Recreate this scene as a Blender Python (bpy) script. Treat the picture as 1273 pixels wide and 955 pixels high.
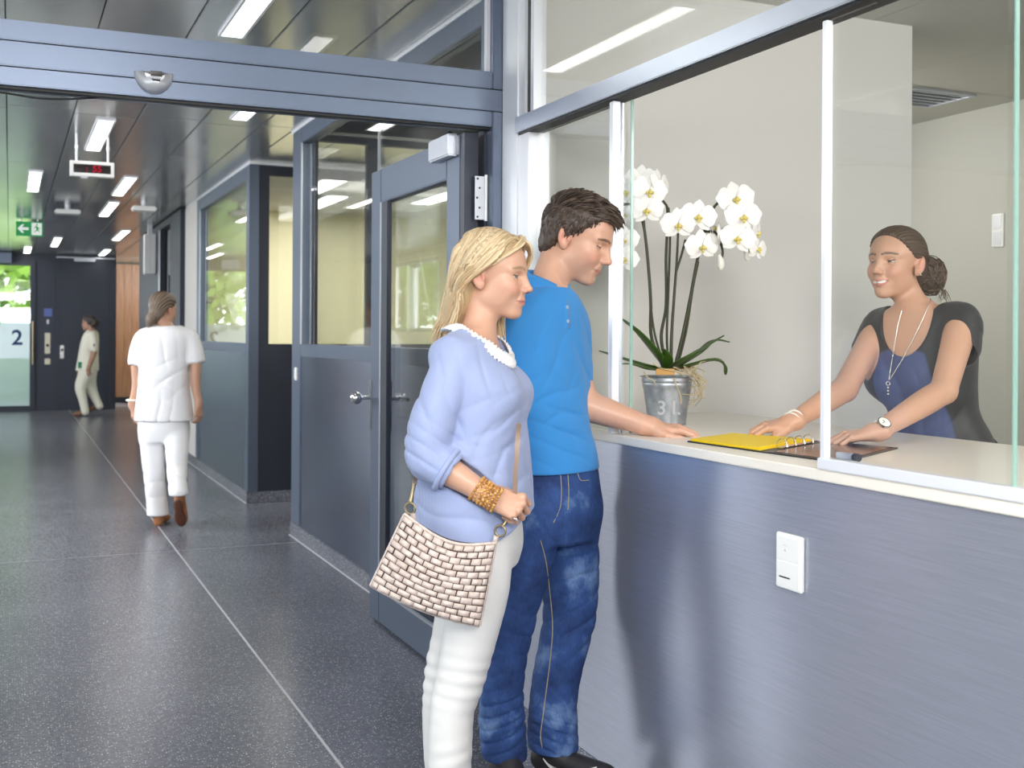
import bpy, bmesh, math, random
import numpy as np
from mathutils import Vector, Matrix
random.seed(7)
np.random.seed(7)
SC = bpy.context.scene
for _o in list(bpy.data.objects): bpy.data.objects.remove(_o, do_unlink=True)
# ---------------------------------------------------------------- camera
EYE = 1.35
FPX, CX, CY, YAW, ROLL = 1405.0, 636.5, 417.0, math.radians(23.96), 0.0058
cam_data = bpy.data.cameras.new('camera'); cam = bpy.data.objects.new('camera', cam_data); SC.collection.objects.link(cam); SC.camera = cam
cam_data.sensor_width = 36; cam_data.lens = FPX/1273*36; cam_data.shift_y = (CY-477.5)/1273; cam_data.clip_start = .05
cam.matrix_world = Matrix.Translation((0, 0, EYE)) @ Matrix.Rotation(-YAW, 4, 'Z') @ Matrix.Rotation(math.pi/2, 4, 'X') @ Matrix.Rotation(ROLL, 4, 'Z')
cam_data.dof.use_dof = True; cam_data.dof.focus_distance = 3.35; cam_data.dof.aperture_fstop = 5.0
# ---------------------------------------------------------------- sky, lamps, exposure
SC.view_settings.view_transform = 'Standard'; SC.view_settings.look = 'None'; SC.view_settings.gamma = 1; SC.view_settings.use_curve_mapping = False
SC.view_settings.exposure = 0.36
SC.cycles.use_denoising = True; SC.cycles.max_bounces = 10; SC.cycles.transparent_max_bounces = 24; SC.cycles.glossy_bounces = 5; SC.cycles.diffuse_bounces = 5
SC.cycles.sample_clamp_indirect = 6.0; SC.cycles.caustics_reflective = False; SC.cycles.caustics_refractive = False
world = bpy.data.worlds.new('sky'); SC.world = world; world.use_nodes = True
_bg = world.node_tree.nodes['Background']; _bg.inputs[0].default_value = (.86, .94, 1.0, 1); _bg.inputs[1].default_value = 4.5
def area(name, loc, to, sx, sy, watts, color=(1, 1, 1), spread=180):
    d = bpy.data.lights.new(name, 'AREA'); d.shape = 'RECTANGLE'; d.size = sx; d.size_y = sy; d.energy = watts; d.color = color; d.spread = math.radians(spread)
    o = bpy.data.objects.new(name, d); SC.collection.objects.link(o); o.location = loc
    o.rotation_euler = (Vector(to)-Vector(loc)).to_track_quat('-Z', 'Y').to_euler(); return o
_sun = bpy.data.lights.new('sun', 'SUN'); _sun.energy = 3.0; _sun.angle = .01; _sun.color = (1, .95, .86)
_so = bpy.data.objects.new('sun', _sun); SC.collection.objects.link(_so); _so.rotation_euler = (math.radians(38), 0, math.radians(200))
area('photo_softbox', (.15, -1.3, 2.3), (1.6, 3.0, 1.15), 1.2, .9, 82, (1, .97, .93))
area('office_fill', (3.3, -.6, 2.45), (3.2, 4.2, 1.3), 1.2, 1.2, 66, (1, .98, .96))  # added fill out of view, brightens the office and receptionist
area('office_rear_fill', (3.95, 5.4, 2.4), (5.3, 4.4, 1.0), .9, .9, 17, (1, .97, .93))  # added light hidden behind the office wall, lifts the far wall
area('corridor_daylight', (-2.55, 8.9, 2.0), (1.6, 8.9, .9), 2.6, 1.1, 120, (.95, .98, 1))
area('corridor_near_fill', (-1.5, 5.2, 2.5), (1.0, 8.0, 1.1), .9, .9, 65, (.97, .98, 1))  # unseen light added to brighten the walking nurse
area('corridor_end_daylight', (-2.55, 17.0, 1.75), (1.6, 18.5, 1.0), 4.5, 1.7, 130, (.97, .98, 1))
area('anteroom_lamp', (2.7, 5.7, 2.68), (2.7, 5.7, 0), 1.2, 1.6, 22, (1, .97, .9))
area('consulting_room_lamp', (3.2, 10.8, 2.68), (3.2, 10.8, 0), 1.6, 1.6, 55, (1, .97, .9))
area('wood_corner_fill', (2.45, 21.4, 2.66), (2.3, 23.2, 1.2), .8, .8, 45, (1, .97, .92))  # unseen light added round the corner to lift the wood wall
area('passage_lamp', (3.2, 8.3, 2.68), (3.2, 8.3, 0), 1.2, .8, 16, (1, .97, .9))
area('lobby_ceiling_lamps', (-.4, .6, 2.68), (-.4, .6, 0), 2.2, 2.6, 60, (1, .98, .95))
# ------------------------------------------------------------------ helpers
def srgb(r, g, b):
    f = lambda v: v/12.92 if v <= .04045 else ((v+.055)/1.055)**2.4
    return (f(r/255), f(g/255), f(b/255), 1)
COL = bpy.context.scene.collection
def link(o, parent=None):
    COL.objects.link(o)
    if parent is not None: o.parent = parent
    return o
def tag(o, label=None, cat=None, group=None, kind=None):
    if label: o['label'] = label
    if cat: o['category'] = cat
    if group: o['group'] = group
    if kind: o['kind'] = kind
    return o
def empty(name, loc, label=None, cat=None, group=None, kind=None):
    o = bpy.data.objects.new(name, None); o.location = loc; o.empty_display_size = .1
    link(o); return tag(o, label, cat, group, kind)
def fix(o):      # bake the parent's offset so that child meshes are written in world coordinates
    if o.parent is not None: o.matrix_parent_inverse = o.parent.matrix_world.inverted() if False else Matrix.Translation(o.parent.location).inverted()
    return o
def mesh_obj(name, verts, faces, mat=None, parent=None, smooth=False, col=None, auto=None):
    me = bpy.data.meshes.new(name)
    verts = np.asarray(verts, np.float32).reshape(-1, 3)
    if isinstance(faces, np.ndarray) and faces.ndim == 2:
        k = faces.shape[1]; n = len(faces)
        me.vertices.add(len(verts)); me.vertices.foreach_set('co', verts.ravel())
        me.loops.add(n*k); me.loops.foreach_set('vertex_index', faces.astype(np.int32).ravel())
        me.polygons.add(n); me.polygons.foreach_set('loop_start', np.arange(0, n*k, k, dtype=np.int32))
        me.update(calc_edges=True)
    else:
        me.from_pydata(verts.tolist(), [], [list(map(int, f)) for f in faces])
    if smooth: me.polygons.foreach_set('use_smooth', np.ones(len(me.polygons), bool))
    if col is not None:
        a = me.attributes.new('Col', 'FLOAT_COLOR', 'POINT'); c = np.ones((len(verts), 4), np.float32); c[:, :col.shape[1]] = col
        a.data.foreach_set('color', c.ravel())
    if mat is not None: me.materials.append(mat)
    me.update()
    o = bpy.data.objects.new(name, me)
    link(o, parent)
    if auto is not None: shade_angle(me, auto)
    return fix(o)
def shade_angle(me, deg):
    bm = bmesh.new(); bm.from_mesh(me); a = math.radians(deg)
    for f in bm.faces: f.smooth = True
    for e in bm.edges:
        if len(e.link_faces) == 2 and e.calc_face_angle(0) > a: e.smooth = False
    bm.to_mesh(me); bm.free()
class MB:
    """collects shapes and links them as one mesh"""
    def __init__(s): s.v = []; s.f = []
    def add(s, v, f):
        n = len(s.v); s.v += [tuple(p) for p in v]; s.f += [[i+n for i in q] for q in f]; return s
    def box(s, x0, x1, y0, y1, z0, z1, bev=0.0):
        bm = bmesh.new(); bmesh.ops.create_cube(bm, size=1)
        for v in bm.verts: v.co = Vector(((x0+x1)/2+v.co.x*(x1-x0), (y0+y1)/2+v.co.y*(y1-y0), (z0+z1)/2+v.co.z*(z1-z0)))
        if bev: bmesh.ops.bevel(bm, geom=bm.edges[:], offset=min(bev, .45*min(abs(x1-x0), abs(y1-y0), abs(z1-z0))), segments=2, affect='EDGES')
        return s.bm(bm)
    def bm(s, bm, M=None):
        bm.verts.index_update()
        v = [(M @ q.co) if M else q.co.copy() for q in bm.verts]; f = [[q.index for q in p.verts] for p in bm.faces]
        bm.free(); return s.add(v, f)
    def cyl(s, a, b, r, r2=None, n=16, cap=True):
        a = Vector(a); b = Vector(b); r2 = r if r2 is None else r2; d = (b-a).normalized()
        e = d.orthogonal().normalized(); g = d.cross(e); v = []
        for c, q in ((a, r), (b, r2)):
            for i in range(n): t = 2*math.pi*i/n; v.append(c+e*math.cos(t)*q+g*math.sin(t)*q)
        f = [[i, (i+1) % n, n+(i+1) % n, n+i] for i in range(n)]
        if cap: f += [list(range(n))[::-1], list(range(n, 2*n))]
        return s.add(v, f)
    def lathe(s, prof, c=(0, 0, 0), n=24, M=None):
        v = []; f = []; m = len(prof)
        for r, z in prof:
            for i in range(n):
                t = 2*math.pi*i/n; p = Vector((r*math.cos(t), r*math.sin(t), z))
                v.append((M @ p if M else p)+Vector(c))
        for j in range(m-1):
            for i in range(n): f.append([j*n+i, j*n+(i+1) % n, (j+1)*n+(i+1) % n, (j+1)*n+i])
        f.append(list(range(n))[::-1]); f.append(list(range((m-1)*n, m*n)))
        return s.add(v, f)
    def tube(s, pts, r, n=8):
        v, f = tube_mesh([np.asarray(pts, float)], [np.broadcast_to(r, len(pts))], n)
        return s.add(v, f.tolist())
    def prism(s, poly, M):
        """poly: 2-d outline; M maps (x, y, 0/1) to space"""
        n = len(poly); v = [M @ Vector((x, y, z)) for z in (0, 1) for x, y in poly]
        f = [[i, (i+1) % n, n+(i+1) % n, n+i] for i in range(n)]+[list(range(n))[::-1], list(range(n, 2*n))]
        return s.add(v, f)
    def build(s, name, mat, parent=None, smooth=False, auto=None):
        return mesh_obj(name, s.v, s.f, mat, parent, smooth, None, auto)
def box(name, x0, x1, y0, y1, z0, z1, mat, parent=None, bev=0.0, auto=None):
    return MB().box(x0, x1, y0, y1, z0, z1, bev).build(name, mat, parent, auto=auto)
def frame_box(mb, axis, at, t, u0, u1, v0, v1, w, bev=.003, wb=None, wt=None):
    """a rectangular frame in the plane axis=at (thickness t), u along y or x, v along z, bar width w"""
    wb = w if wb is None else wb; wt = w if wt is None else wt
    for (a0, a1, b0, b1) in ((u0, u0+w, v0, v1), (u1-w, u1, v0, v1), (u0+w, u1-w, v0, v0+wb), (u0+w, u1-w, v1-wt, v1)):
        if b1-b0 < 1e-4: continue
        if axis == 'x': mb.box(at, at+t, a0, a1, b0, b1, bev)
        else: mb.box(a0, a1, at, at+t, b0, b1, bev)
    return mb
def tube_mesh(paths, radii, n=6, flat=None):
    V = []; Fs = []; off = 0
    for P, R in zip(paths, radii):
        m = len(P); T = np.gradient(P, axis=0); T /= np.linalg.norm(T, axis=1)[:, None]+1e-9
        N = np.zeros_like(P); ref = np.array([0, 0, 1.]) if abs(T[0, 2]) < .9 else np.array([1., 0, 0])
        q = np.cross(T[0], ref); q /= np.linalg.norm(q); N[0] = q
        for i in range(1, m):
            q = N[i-1]-T[i]*np.dot(N[i-1], T[i]); N[i] = q/(np.linalg.norm(q)+1e-9)
        B = np.cross(T, N); a = np.arange(n)*2*np.pi/n
        ring = P[:, None]+np.asarray(R)[:, None, None]*(np.cos(a)[None, :, None]*N[:, None]+np.sin(a)[None, :, None]*B[:, None])
        V.append(ring.reshape(-1, 3))
        i = np.arange(m-1)[:, None]*n; j = np.arange(n)[None]; jn = (j+1) % n
        Fs.append((np.stack([i+j, i+jn, i+n+jn, i+n+j], -1).reshape(-1, 4))+off); off += m*n
    return np.concatenate(V), np.concatenate(Fs)
def smooth_path(ctrl, n):
    """Catmull-Rom through control points"""
    P = np.asarray(ctrl, float); P = np.vstack([2*P[0]-P[1], P, 2*P[-1]-P[-2]]); m = len(P)-3
    t = np.linspace(0, m-1e-6, n); i = t.astype(int); u = (t-i)[:, None]
    a, b, c, d = P[i], P[i+1], P[i+2], P[i+3]
    return .5*((2*b)+(-a+c)*u+(2*a-5*b+4*c-d)*u*u+(-a+3*b-3*c+d)*u**3)
# ------------------------------------------------------------------ materials
def mat(name, color=(.8, .8, .8, 1), rough=.5, metal=0.0, **kw):
    m = bpy.data.materials.new(name); m.use_nodes = True; b = m.node_tree.nodes['Principled BSDF']
    b.inputs['Base Color'].default_value = color; b.inputs['Roughness'].default_value = rough; b.inputs['Metallic'].default_value = metal
    for k, v in kw.items(): b.inputs[k.replace('_', ' ')].default_value = v
    return m
def nd(m, t, **kw):
    n = m.node_tree.nodes.new(t)
    for k, v in kw.items():
        if hasattr(n, k): setattr(n, k, v)
        else: n.inputs[k].default_value = v
    return n
def wire(m, a, b): m.node_tree.links.new(a, b)
def bsdf(m): return m.node_tree.nodes['Principled BSDF']
def ramp(m, fac, stops):
    r = nd(m, 'ShaderNodeValToRGB'); e = r.color_ramp.elements
    while len(e) < len(stops): e.new(.5)
    for q, (p, c) in zip(e, stops): q.position = p; q.color = c
    wire(m, fac, r.inputs[0]); return r
def coords(m, scale=(1, 1, 1), kind='Object', rot=(0, 0, 0)):
    tc = nd(m, 'ShaderNodeTexCoord'); mp = nd(m, 'ShaderNodeMapping'); mp.inputs['Scale'].default_value = scale; mp.inputs['Rotation'].default_value = rot
    wire(m, tc.outputs[kind], mp.inputs[0]); return mp.outputs[0]
def noise(m, vec, scale, detail=3, rough=.5):
    n = nd(m, 'ShaderNodeTexNoise'); n.inputs['Scale'].default_value = scale; n.inputs['Detail'].default_value = detail; n.inputs['Roughness'].default_value = rough
    if vec is not None: wire(m, vec, n.inputs['Vector'])
    return n
def bump(m, h, strength=.2, dist=.01):
    b = nd(m, 'ShaderNodeBump'); b.inputs['Strength'].default_value = strength; b.inputs['Distance'].default_value = dist
    wire(m, h, b.inputs['Height']); wire(m, b.outputs[0], bsdf(m).inputs['Normal']); return b
def emit(name, color, s):
    m = bpy.data.materials.new(name); m.use_nodes = True; t = m.node_tree; t.nodes.clear()
    e = t.nodes.new('ShaderNodeEmission'); o = t.nodes.new('ShaderNodeOutputMaterial'); e.inputs[0].default_value = color; e.inputs[1].default_value = s
    t.links.new(e.outputs[0], o.inputs[0]); return m
def glass(name, tint=(1, 1, 1, 1), f0=.04, rough=0.0):
    m = bpy.data.materials.new(name); m.use_nodes = True; t = m.node_tree; t.nodes.clear()
    o = t.nodes.new('ShaderNodeOutputMaterial'); mx = t.nodes.new('ShaderNodeMixShader'); lw = t.nodes.new('ShaderNodeLayerWeight')
    tr = t.nodes.new('ShaderNodeBsdfTransparent'); gl = t.nodes.new('ShaderNodeBsdfGlossy'); pw = t.nodes.new('ShaderNodeMath'); ma = t.nodes.new('ShaderNodeMath')
    lw.inputs[0].default_value = .5; pw.operation = 'POWER'; pw.inputs[1].default_value = 5; ma.operation = 'MULTIPLY_ADD'; ma.inputs[1].default_value = 1-f0; ma.inputs[2].default_value = f0
    tr.inputs[0].default_value = tint; gl.inputs['Roughness'].default_value = rough
    t.links.new(lw.outputs['Facing'], pw.inputs[0]); t.links.new(pw.outputs[0], ma.inputs[0])
    t.links.new(ma.outputs[0], mx.inputs[0]); t.links.new(tr.outputs[0], mx.inputs[1]); t.links.new(gl.outputs[0], mx.inputs[2]); t.links.new(mx.outputs[0], o.inputs[0])
    return m
def attr_mat(name, rough=.5, bump_scale=None, bstr=.1, **kw):
    m = mat(name, (1, 1, 1, 1), rough, **kw); a = nd(m, 'ShaderNodeAttribute'); a.attribute_name = 'Col'
    wire(m, a.outputs['Color'], bsdf(m).inputs['Base Color'])
    if bump_scale: bump(m, noise(m, coords(m), bump_scale, 4).outputs[0], bstr, .002)
    return m
# ------------------------------------------------------------------ distance fields and surface nets
def nrm(v): v = np.asarray(v, float); return v/np.linalg.norm(v)
def smin(a, b, k):
    if k <= 0: return np.minimum(a, b)
    h = np.maximum(k-np.abs(a-b), 0)/k; return np.minimum(a, b)-h*h*k*.25
def smax(a, b, k): return -smin(-a, -b, k)
def rc(a, b, ra, rb):
    a = np.asarray(a, float); ba = np.asarray(b, float)-a; L = ba@ba+1e-12
    def f(p):
        q = p-a; h = np.clip(q@ba/L, 0, 1); return np.sqrt(((q-h[:, None]*ba)**2).sum(1))-(ra+(rb-ra)*h)
    return f
def chain(pts, n=None):
    """pts: rows x,y,z,r; smoothed when n is given"""
    P = np.asarray(pts, float)
    if n: P = smooth_path(P, n)
    fs = [rc(P[i, :3], P[i+1, :3], P[i, 3], P[i+1, 3]) for i in range(len(P)-1)]
    def f(p):
        d = fs[0](p)
        for g in fs[1:]: d = np.minimum(d, g(p))
        return d
    return f
def ell(c, r, R=None):
    c = np.asarray(c, float); r = np.asarray(r, float)
    def f(p):
        q = p-c
        if R is not None: q = q@R
        k0 = np.sqrt(((q/r)**2).sum(1)); k1 = np.sqrt(((q/(r*r))**2).sum(1))+1e-9
        return np.where(k0 < 1e-3, -r.min(), k0*(k0-1)/k1)
    return f
def plane(c, n):
    c = np.asarray(c, float); n = nrm(n); return lambda p: (p-c)@n
def rbox(c, h, r=.0, R=None):
    c = np.asarray(c, float); h = np.asarray(h, float)-r
    def f(p):
        q = p-c
        if R is not None: q = q@R
        q = np.abs(q)-h; return np.sqrt((np.maximum(q, 0)**2).sum(1))+np.minimum(q.max(1), 0)-r
    return f
def loft(st, e1, e2, n=2.3, cap=.02, samples=60):
    """elliptic sections stacked along z: rows (x, y, z, a, b); a along e1, b along e2"""
    S = np.asarray(st, float); S = S[np.argsort(S[:, 2])]; S = smooth_path(S, samples); S = S[np.argsort(S[:, 2])]
    e1 = nrm(e1); e2 = nrm(e2); z0, z1 = S[0, 2], S[-1, 2]
    def f(p):
        z = np.clip(p[:, 2], z0, z1); c = [np.interp(z, S[:, 2], S[:, i]) for i in range(5) if i != 2]
        dx = p[:, 0]-c[0]; dy = p[:, 1]-c[1]; u = np.abs(dx*e1[0]+dy*e1[1]); v = np.abs(dx*e2[0]+dy*e2[1])
        a, b = c[2], c[3]; k = ((u/a)**n+(v/b)**n)**(1/n)
        g = np.sqrt((u/a**2)**2+(v/b**2)**2)/np.maximum(np.sqrt((u/a)**2+(v/b)**2), 1e-6)
        d = (k-1)/np.maximum(g, 1e-6); d = np.maximum(d, -np.minimum(a, b))
        return smax(d, np.maximum(z0-p[:, 2], p[:, 2]-z1), cap)
    return f
def xf(f, o, R, s=1.0):
    """place a field written in its own frame: columns of R are the frame's axes"""
    o = np.asarray(o, float); return lambda p: f((p-o)@R/s)*s
class Field:
    def __init__(s): s.ops = []
    def u(s, f, k=.0): s.ops.append(('u', f, k)); return s
    def sub(s, f, k=.0): s.ops.append(('s', f, k)); return s
    def inter(s, f, k=.0): s.ops.append(('i', f, k)); return s
    def disp(s, f, amp): s.ops.append(('d', f, amp)); return s
    def __call__(s, p):
        D = np.full(len(p), 1e3)
        for o, f, k in s.ops:
            if o == 'u': D = smin(D, f(p), k)
            elif o == 's': D = smax(D, -f(p), k)
            elif o == 'i': D = smax(D, f(p), k)
            else: D = D+f(p)
        return D
    def mesh(s, lo, hi, h):
        lo = np.asarray(lo, float); hi = np.asarray(hi, float); B = 8
        nb = np.ceil((hi-lo)/(h*B)).astype(int); I = np.stack(np.meshgrid(*[np.arange(n) for n in nb], indexing='ij'), -1).reshape(-1, 3)
        C = lo+(I+.5)*B*h; rad = B*h*.87; amp = sum(k for o, f, k in s.ops if o == 'd')
        D = np.full(len(C), 1e3); vals = []; tol = 2.6*rad+amp
        for o, f, k in s.ops:
            if o == 'd': vals.append(None); continue
            v = f(C); vals.append(v)
            D = smin(D, v, k) if o == 'u' else (smax(D, -v, k) if o == 's' else smax(D, v, k))
        act = np.abs(D) < 1.5*rad+amp
        I = I[act]; C = C[act]; vals = [None if v is None else v[act] for v in vals]
        g = np.stack(np.meshgrid(*[np.arange(B+1)]*3, indexing='ij'), -1).reshape(-1, 3)
        M = len(g); out = np.full((len(I), M), 1e3); run = np.full(len(I), 1e3)
        for (o, f, k), v in zip(s.ops, vals):
            if o == 'u': m = v < run+tol+k; run = smin(run, v, k)
            elif o == 's': m = -v > run-tol-k; run = smax(run, -v, k)
            elif o == 'i': m = v > run-tol-k; run = smax(run, v, k)
            else: m = np.abs(run) < tol
            idx = np.nonzero(m)[0]
            for q in range(0, len(idx), 600):
                j = idx[q:q+600]; p = (lo+(I[j, None]*B+g[None])*h).reshape(-1, 3); w = f(p).reshape(len(j), M)
                if o == 'u': out[j] = smin(out[j], w, k)
                elif o == 's': out[j] = smax(out[j], -w, k)
                elif o == 'i': out[j] = smax(out[j], w, k)
                else: out[j] = out[j]+w
        out = out.reshape(-1, B+1, B+1, B+1)
        neg = out < 0; cnt = np.zeros((len(I), B, B, B), np.int8); cor = [(a, b, c) for a in (0, 1) for b in (0, 1) for c in (0, 1)]
        for a, b, c in cor: cnt += neg[:, a:a+B, b:b+B, c:c+B]
        bi, ci, cj, ck = np.nonzero((cnt > 0) & (cnt < 8)); base = np.stack([ci, cj, ck], 1)
        W = np.stack([out[bi, ci+a, cj+b, ck+c] for a, b, c in cor], 1); K = np.array(cor, float)
        acc = np.zeros((len(bi), 3)); n = np.zeros(len(bi))
        for x in range(8):
            for y in range(x+1, 8):
                if abs(K[x]-K[y]).sum() == 1:
                    cr = (W[:, x] < 0) != (W[:, y] < 0); t = np.where(cr, W[:, x]/np.where(cr, W[:, x]-W[:, y], 1), 0)
                    acc += np.where(cr[:, None], K[x]+(K[y]-K[x])*t[:, None], 0); n += cr
        cell = I[bi]*B+base; V = lo+(cell+acc/n[:, None])*h
        N = nb*B+2; key = (cell[:, 0]*N[1]+cell[:, 1])*N[2]+cell[:, 2]; order = np.argsort(key); sk = key[order]
        st = np.array([N[1]*N[2], N[2], 1]); quads = []
        in0 = W[:, 0] < 0
        for ax, oc in ((0, 4), (1, 2), (2, 1)):
            in1 = W[:, oc] < 0; e = np.nonzero(in0 != in1)[0]; a, b = (ax+1) % 3, (ax+2) % 3
            ks = np.stack([key[e], key[e]-st[a], key[e]-st[a]-st[b], key[e]-st[b]], 1); pos = np.clip(np.searchsorted(sk, ks), 0, len(sk)-1)
            ok = (sk[pos] == ks).all(1); q = order[pos[ok]]; fl = in0[e][ok]
            q[~fl] = q[~fl][:, ::-1]; quads.append(q)
        return V, np.concatenate(quads)
def vnoise(p, seed=0):
    """cheap smooth pseudo-noise from warped sines, about -1..1"""
    x, y, z = p[:, 0]+seed*1.7, p[:, 1]+seed*.9, p[:, 2]-seed*1.3
    return (np.sin(x*1.0+1.7*np.sin(y*1.3+.5*z))+np.sin(y*1.1+1.9*np.sin(z*1.2+.4*x))+np.sin(z*.9+1.6*np.sin(x*1.4+.3*y)))/3
def frame(fwd, up):
    x = nrm(fwd); z = np.asarray(up, float); z = nrm(z-x*(x@z)); return np.stack([x, np.cross(z, x), z], 1)
def rotx(a): c, s = math.cos(a), math.sin(a); return np.array([[1, 0, 0], [0, c, -s], [0, s, c]])
def roty(a): c, s = math.cos(a), math.sin(a); return np.array([[c, 0, s], [0, 1, 0], [-s, 0, c]])
def rotz(a): c, s = math.cos(a), math.sin(a); return np.array([[c, -s, 0], [s, c, 0], [0, 0, 1]])
# ------------------------------------------------------------------ palette
M = {}
def brushed(name, color, rough, aniso, metal=1.0, grain=(2, 2, 260), gstr=.06, tone=.12, rot=.25):
    m = mat(name, color, rough, metal, Anisotropic=aniso, Anisotropic_Rotation=rot)
    v = coords(m, grain); n = noise(m, v, 3, 4, .6); r = ramp(m, n.outputs[0], [(.3, tuple(c*(1-tone) for c in color[:3])+(1,)), (.7, tuple(min(1, c*(1+tone)) for c in color[:3])+(1,))])
    wire(m, r.outputs[0], bsdf(m).inputs['Base Color'])
    t = nd(m, 'ShaderNodeTangent'); t.direction_type = 'RADIAL'; t.axis = 'Z'; wire(m, t.outputs[0], bsdf(m).inputs['Tangent'])
    return m
M['counter'] = brushed('brushed_metal_counter', srgb(176, 180, 196), .36, .75, .62)
M['panel'] = brushed('satin_metal_panel', srgb(122, 132, 154), .27, .6, .85, tone=.06)
M['frame'] = mat('grey_blue_powder_coat', srgb(98, 109, 128), .38, .5)
M['frame_dark'] = mat('dark_slate_paint', srgb(48, 53, 66), .45, .25)
M['navy'] = mat('navy_black_paint', srgb(38, 43, 56), .5, .1)
M['white_metal'] = mat('white_coated_aluminium', srgb(232, 234, 240), .3, .15)
M['silver'] = mat('silver_anodised_aluminium', srgb(196, 200, 210), .32, .75)
M['steel'] = mat('stainless_steel', srgb(205, 205, 205), .18, 1.0)
M['black'] = mat('black_rubber', srgb(22, 23, 26), .55)
M['white_wall'] = mat('white_wall_paint', srgb(216, 214, 210), .7); bump(M['white_wall'], noise(M['white_wall'], coords(M['white_wall']), 120, 3).outputs[0], .04, .002)
M['cream'] = mat('cream_wall_paint', srgb(233, 226, 190), .75)
M['grey_wall'] = mat('warm_grey_wall_paint', srgb(186, 186, 180), .75)
M['office_ceiling'] = mat('office_ceiling_paint', srgb(196, 195, 186), .7)
M['worktop'] = mat('off_white_laminate', srgb(238, 232, 222), .28); bump(M['worktop'], noise(M['worktop'], coords(M['worktop']), 300, 2).outputs[0], .02, .001)
M['glass'] = glass('clear_glass', (.985, .995, .988, 1), .04)
M['green_edge'] = mat('glass_edge', srgb(150, 190, 178), .1, 0, Alpha=.8)
M['plastic'] = mat('white_plastic', srgb(240, 240, 238), .3)
M['lamp'] = emit('lamp_diffuser', (1, .985, .95, 1), 6.5)
# terrazzo
def terrazzo(name, base, speck, rough=.2):
    m = mat(name, base, rough); v = coords(m); cols = None
    vo = nd(m, 'ShaderNodeTexVoronoi'); vo.inputs['Scale'].default_value = 115; wire(m, v, vo.inputs['Vector'])
    r1 = ramp(m, vo.outputs['Distance'], [(.15, (1, 1, 1, 1)), (.33, (0, 0, 0, 1))])
    sel = nd(m, 'ShaderNodeSeparateColor'); wire(m, vo.outputs['Color'], sel.inputs[0])
    r2 = ramp(m, sel.outputs[0], [(.35, (0, 0, 0, 1)), (.72, (1, 1, 1, 1))])
    mul = nd(m, 'ShaderNodeMath', operation='MULTIPLY'); wire(m, r1.outputs[0], mul.inputs[0]); wire(m, r2.outputs[0], mul.inputs[1])
    n = noise(m, v, 55, 4, .7); r3 = ramp(m, n.outputs[0], [(.35, tuple(c*.72 for c in base[:3])+(1,)), (.65, tuple(c*1.35 for c in base[:3])+(1,))])
    n2 = noise(m, v, 1.3, 3, .5); r4 = ramp(m, n2.outputs[0], [(.3, (.86, .86, .86, 1)), (.7, (1.1, 1.1, 1.1, 1))])
    mm = nd(m, 'ShaderNodeMix', data_type='RGBA', blend_type='MULTIPLY'); mm.inputs[0].default_value = 1; wire(m, r3.outputs[0], mm.inputs[6]); wire(m, r4.outputs[0], mm.inputs[7])
    mx = nd(m, 'ShaderNodeMix', data_type='RGBA'); wire(m, mul.outputs[0], mx.inputs[0]); wire(m, mm.outputs[2], mx.inputs[6]); mx.inputs[7].default_value = speck
    wire(m, mx.outputs[2], bsdf(m).inputs['Base Color']); return m
M['terrazzo'] = terrazzo('dark_terrazzo', srgb(102, 104, 114), srgb(214, 215, 218), .26)
M['terrazzo'].node_tree.nodes['Principled BSDF'].inputs['Specular IOR Level'].default_value = .6
M['joint'] = mat('floor_joint', srgb(196, 197, 202), .5)
M['ceiling'] = brushed('satin_metal_ceiling', srgb(190, 192, 194), .2, .5, .68, tone=.03, rot=.0)
M['wood'] = mat('oak_veneer', srgb(168, 122, 90), .45)
_n = noise(M['wood'], coords(M['wood'], (14, 14, .6)), 4, 5, .6); _r = ramp(M['wood'], _n.outputs[0], [(.3, srgb(146, 102, 74)), (.7, srgb(186, 140, 106))]); wire(M['wood'], _r.outputs[0], bsdf(M['wood']).inputs['Base Color'])
# ------------------------------------------------------------------ floor: poured terrazzo fields with joints
def struct(name, loc=(0, 0, 0)): return empty(name, loc, kind='structure')
fl = tag(box('floor', -3.4, 7, -4, 24, -.10, -.003, M['joint']), kind='structure')
jx = [-3.4, -1.6, .955, 3.5, 7]; jy = [-4, .6, 7.265, 13.93, 20.6, 24]
for i in range(4):
    for j in range(5):
        box('floor_tile', jx[i]+.006, jx[i+1]-.006, jy[j]+.011, jy[j+1]-.011, -.003, 0, M['terrazzo'], fl)
CEIL = 2.72
# ------------------------------------------------------------------ ceiling: satin metal planks
ce = tag(box('ceiling', -3.4, 7, -4, 24, CEIL+.03, CEIL+.12, M['navy']), kind='structure')
pitch = .382; x0 = -.022-pitch*8
plank_cache = {}
def plank(xa, xb, ya, yb):
    key = (round(xb-xa, 3), round(yb-ya, 3))
    if key not in plank_cache:
        mb = MB().box(0, xb-xa-.005, 0, yb-ya-.005, 0, .028, .004); o = mb.build('ceiling_panel', M['ceiling'], ce); plank_cache[key] = o.data
    else:
        o = bpy.data.objects.new('ceiling_panel', plank_cache[key]); link(o, ce)
    o.location = (xa, ya, CEIL)
for i in range(13):
    xa = x0+i*pitch; xb = min(xa+pitch, 1.735)
    ys = [-4, -1.9, 1.7, 3.93, 7.55, 9.05, 11.7, 14.9, 18.4, 21.2] if i % 2 else [-4, -.3, 3.93, 7.45, 9.9, 12.6, 15.7, 18.4, 21.2]
    for a, b in zip(ys[:-1], ys[1:]): plank(xa, xb, a, b)
for k in range(5):
    for a, b in ((7.55, 9.06), (16.9, 19.9), (19.9, 23.2)): plank(1.735+k*pitch, 1.735+(k+1)*pitch, a, b)

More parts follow.
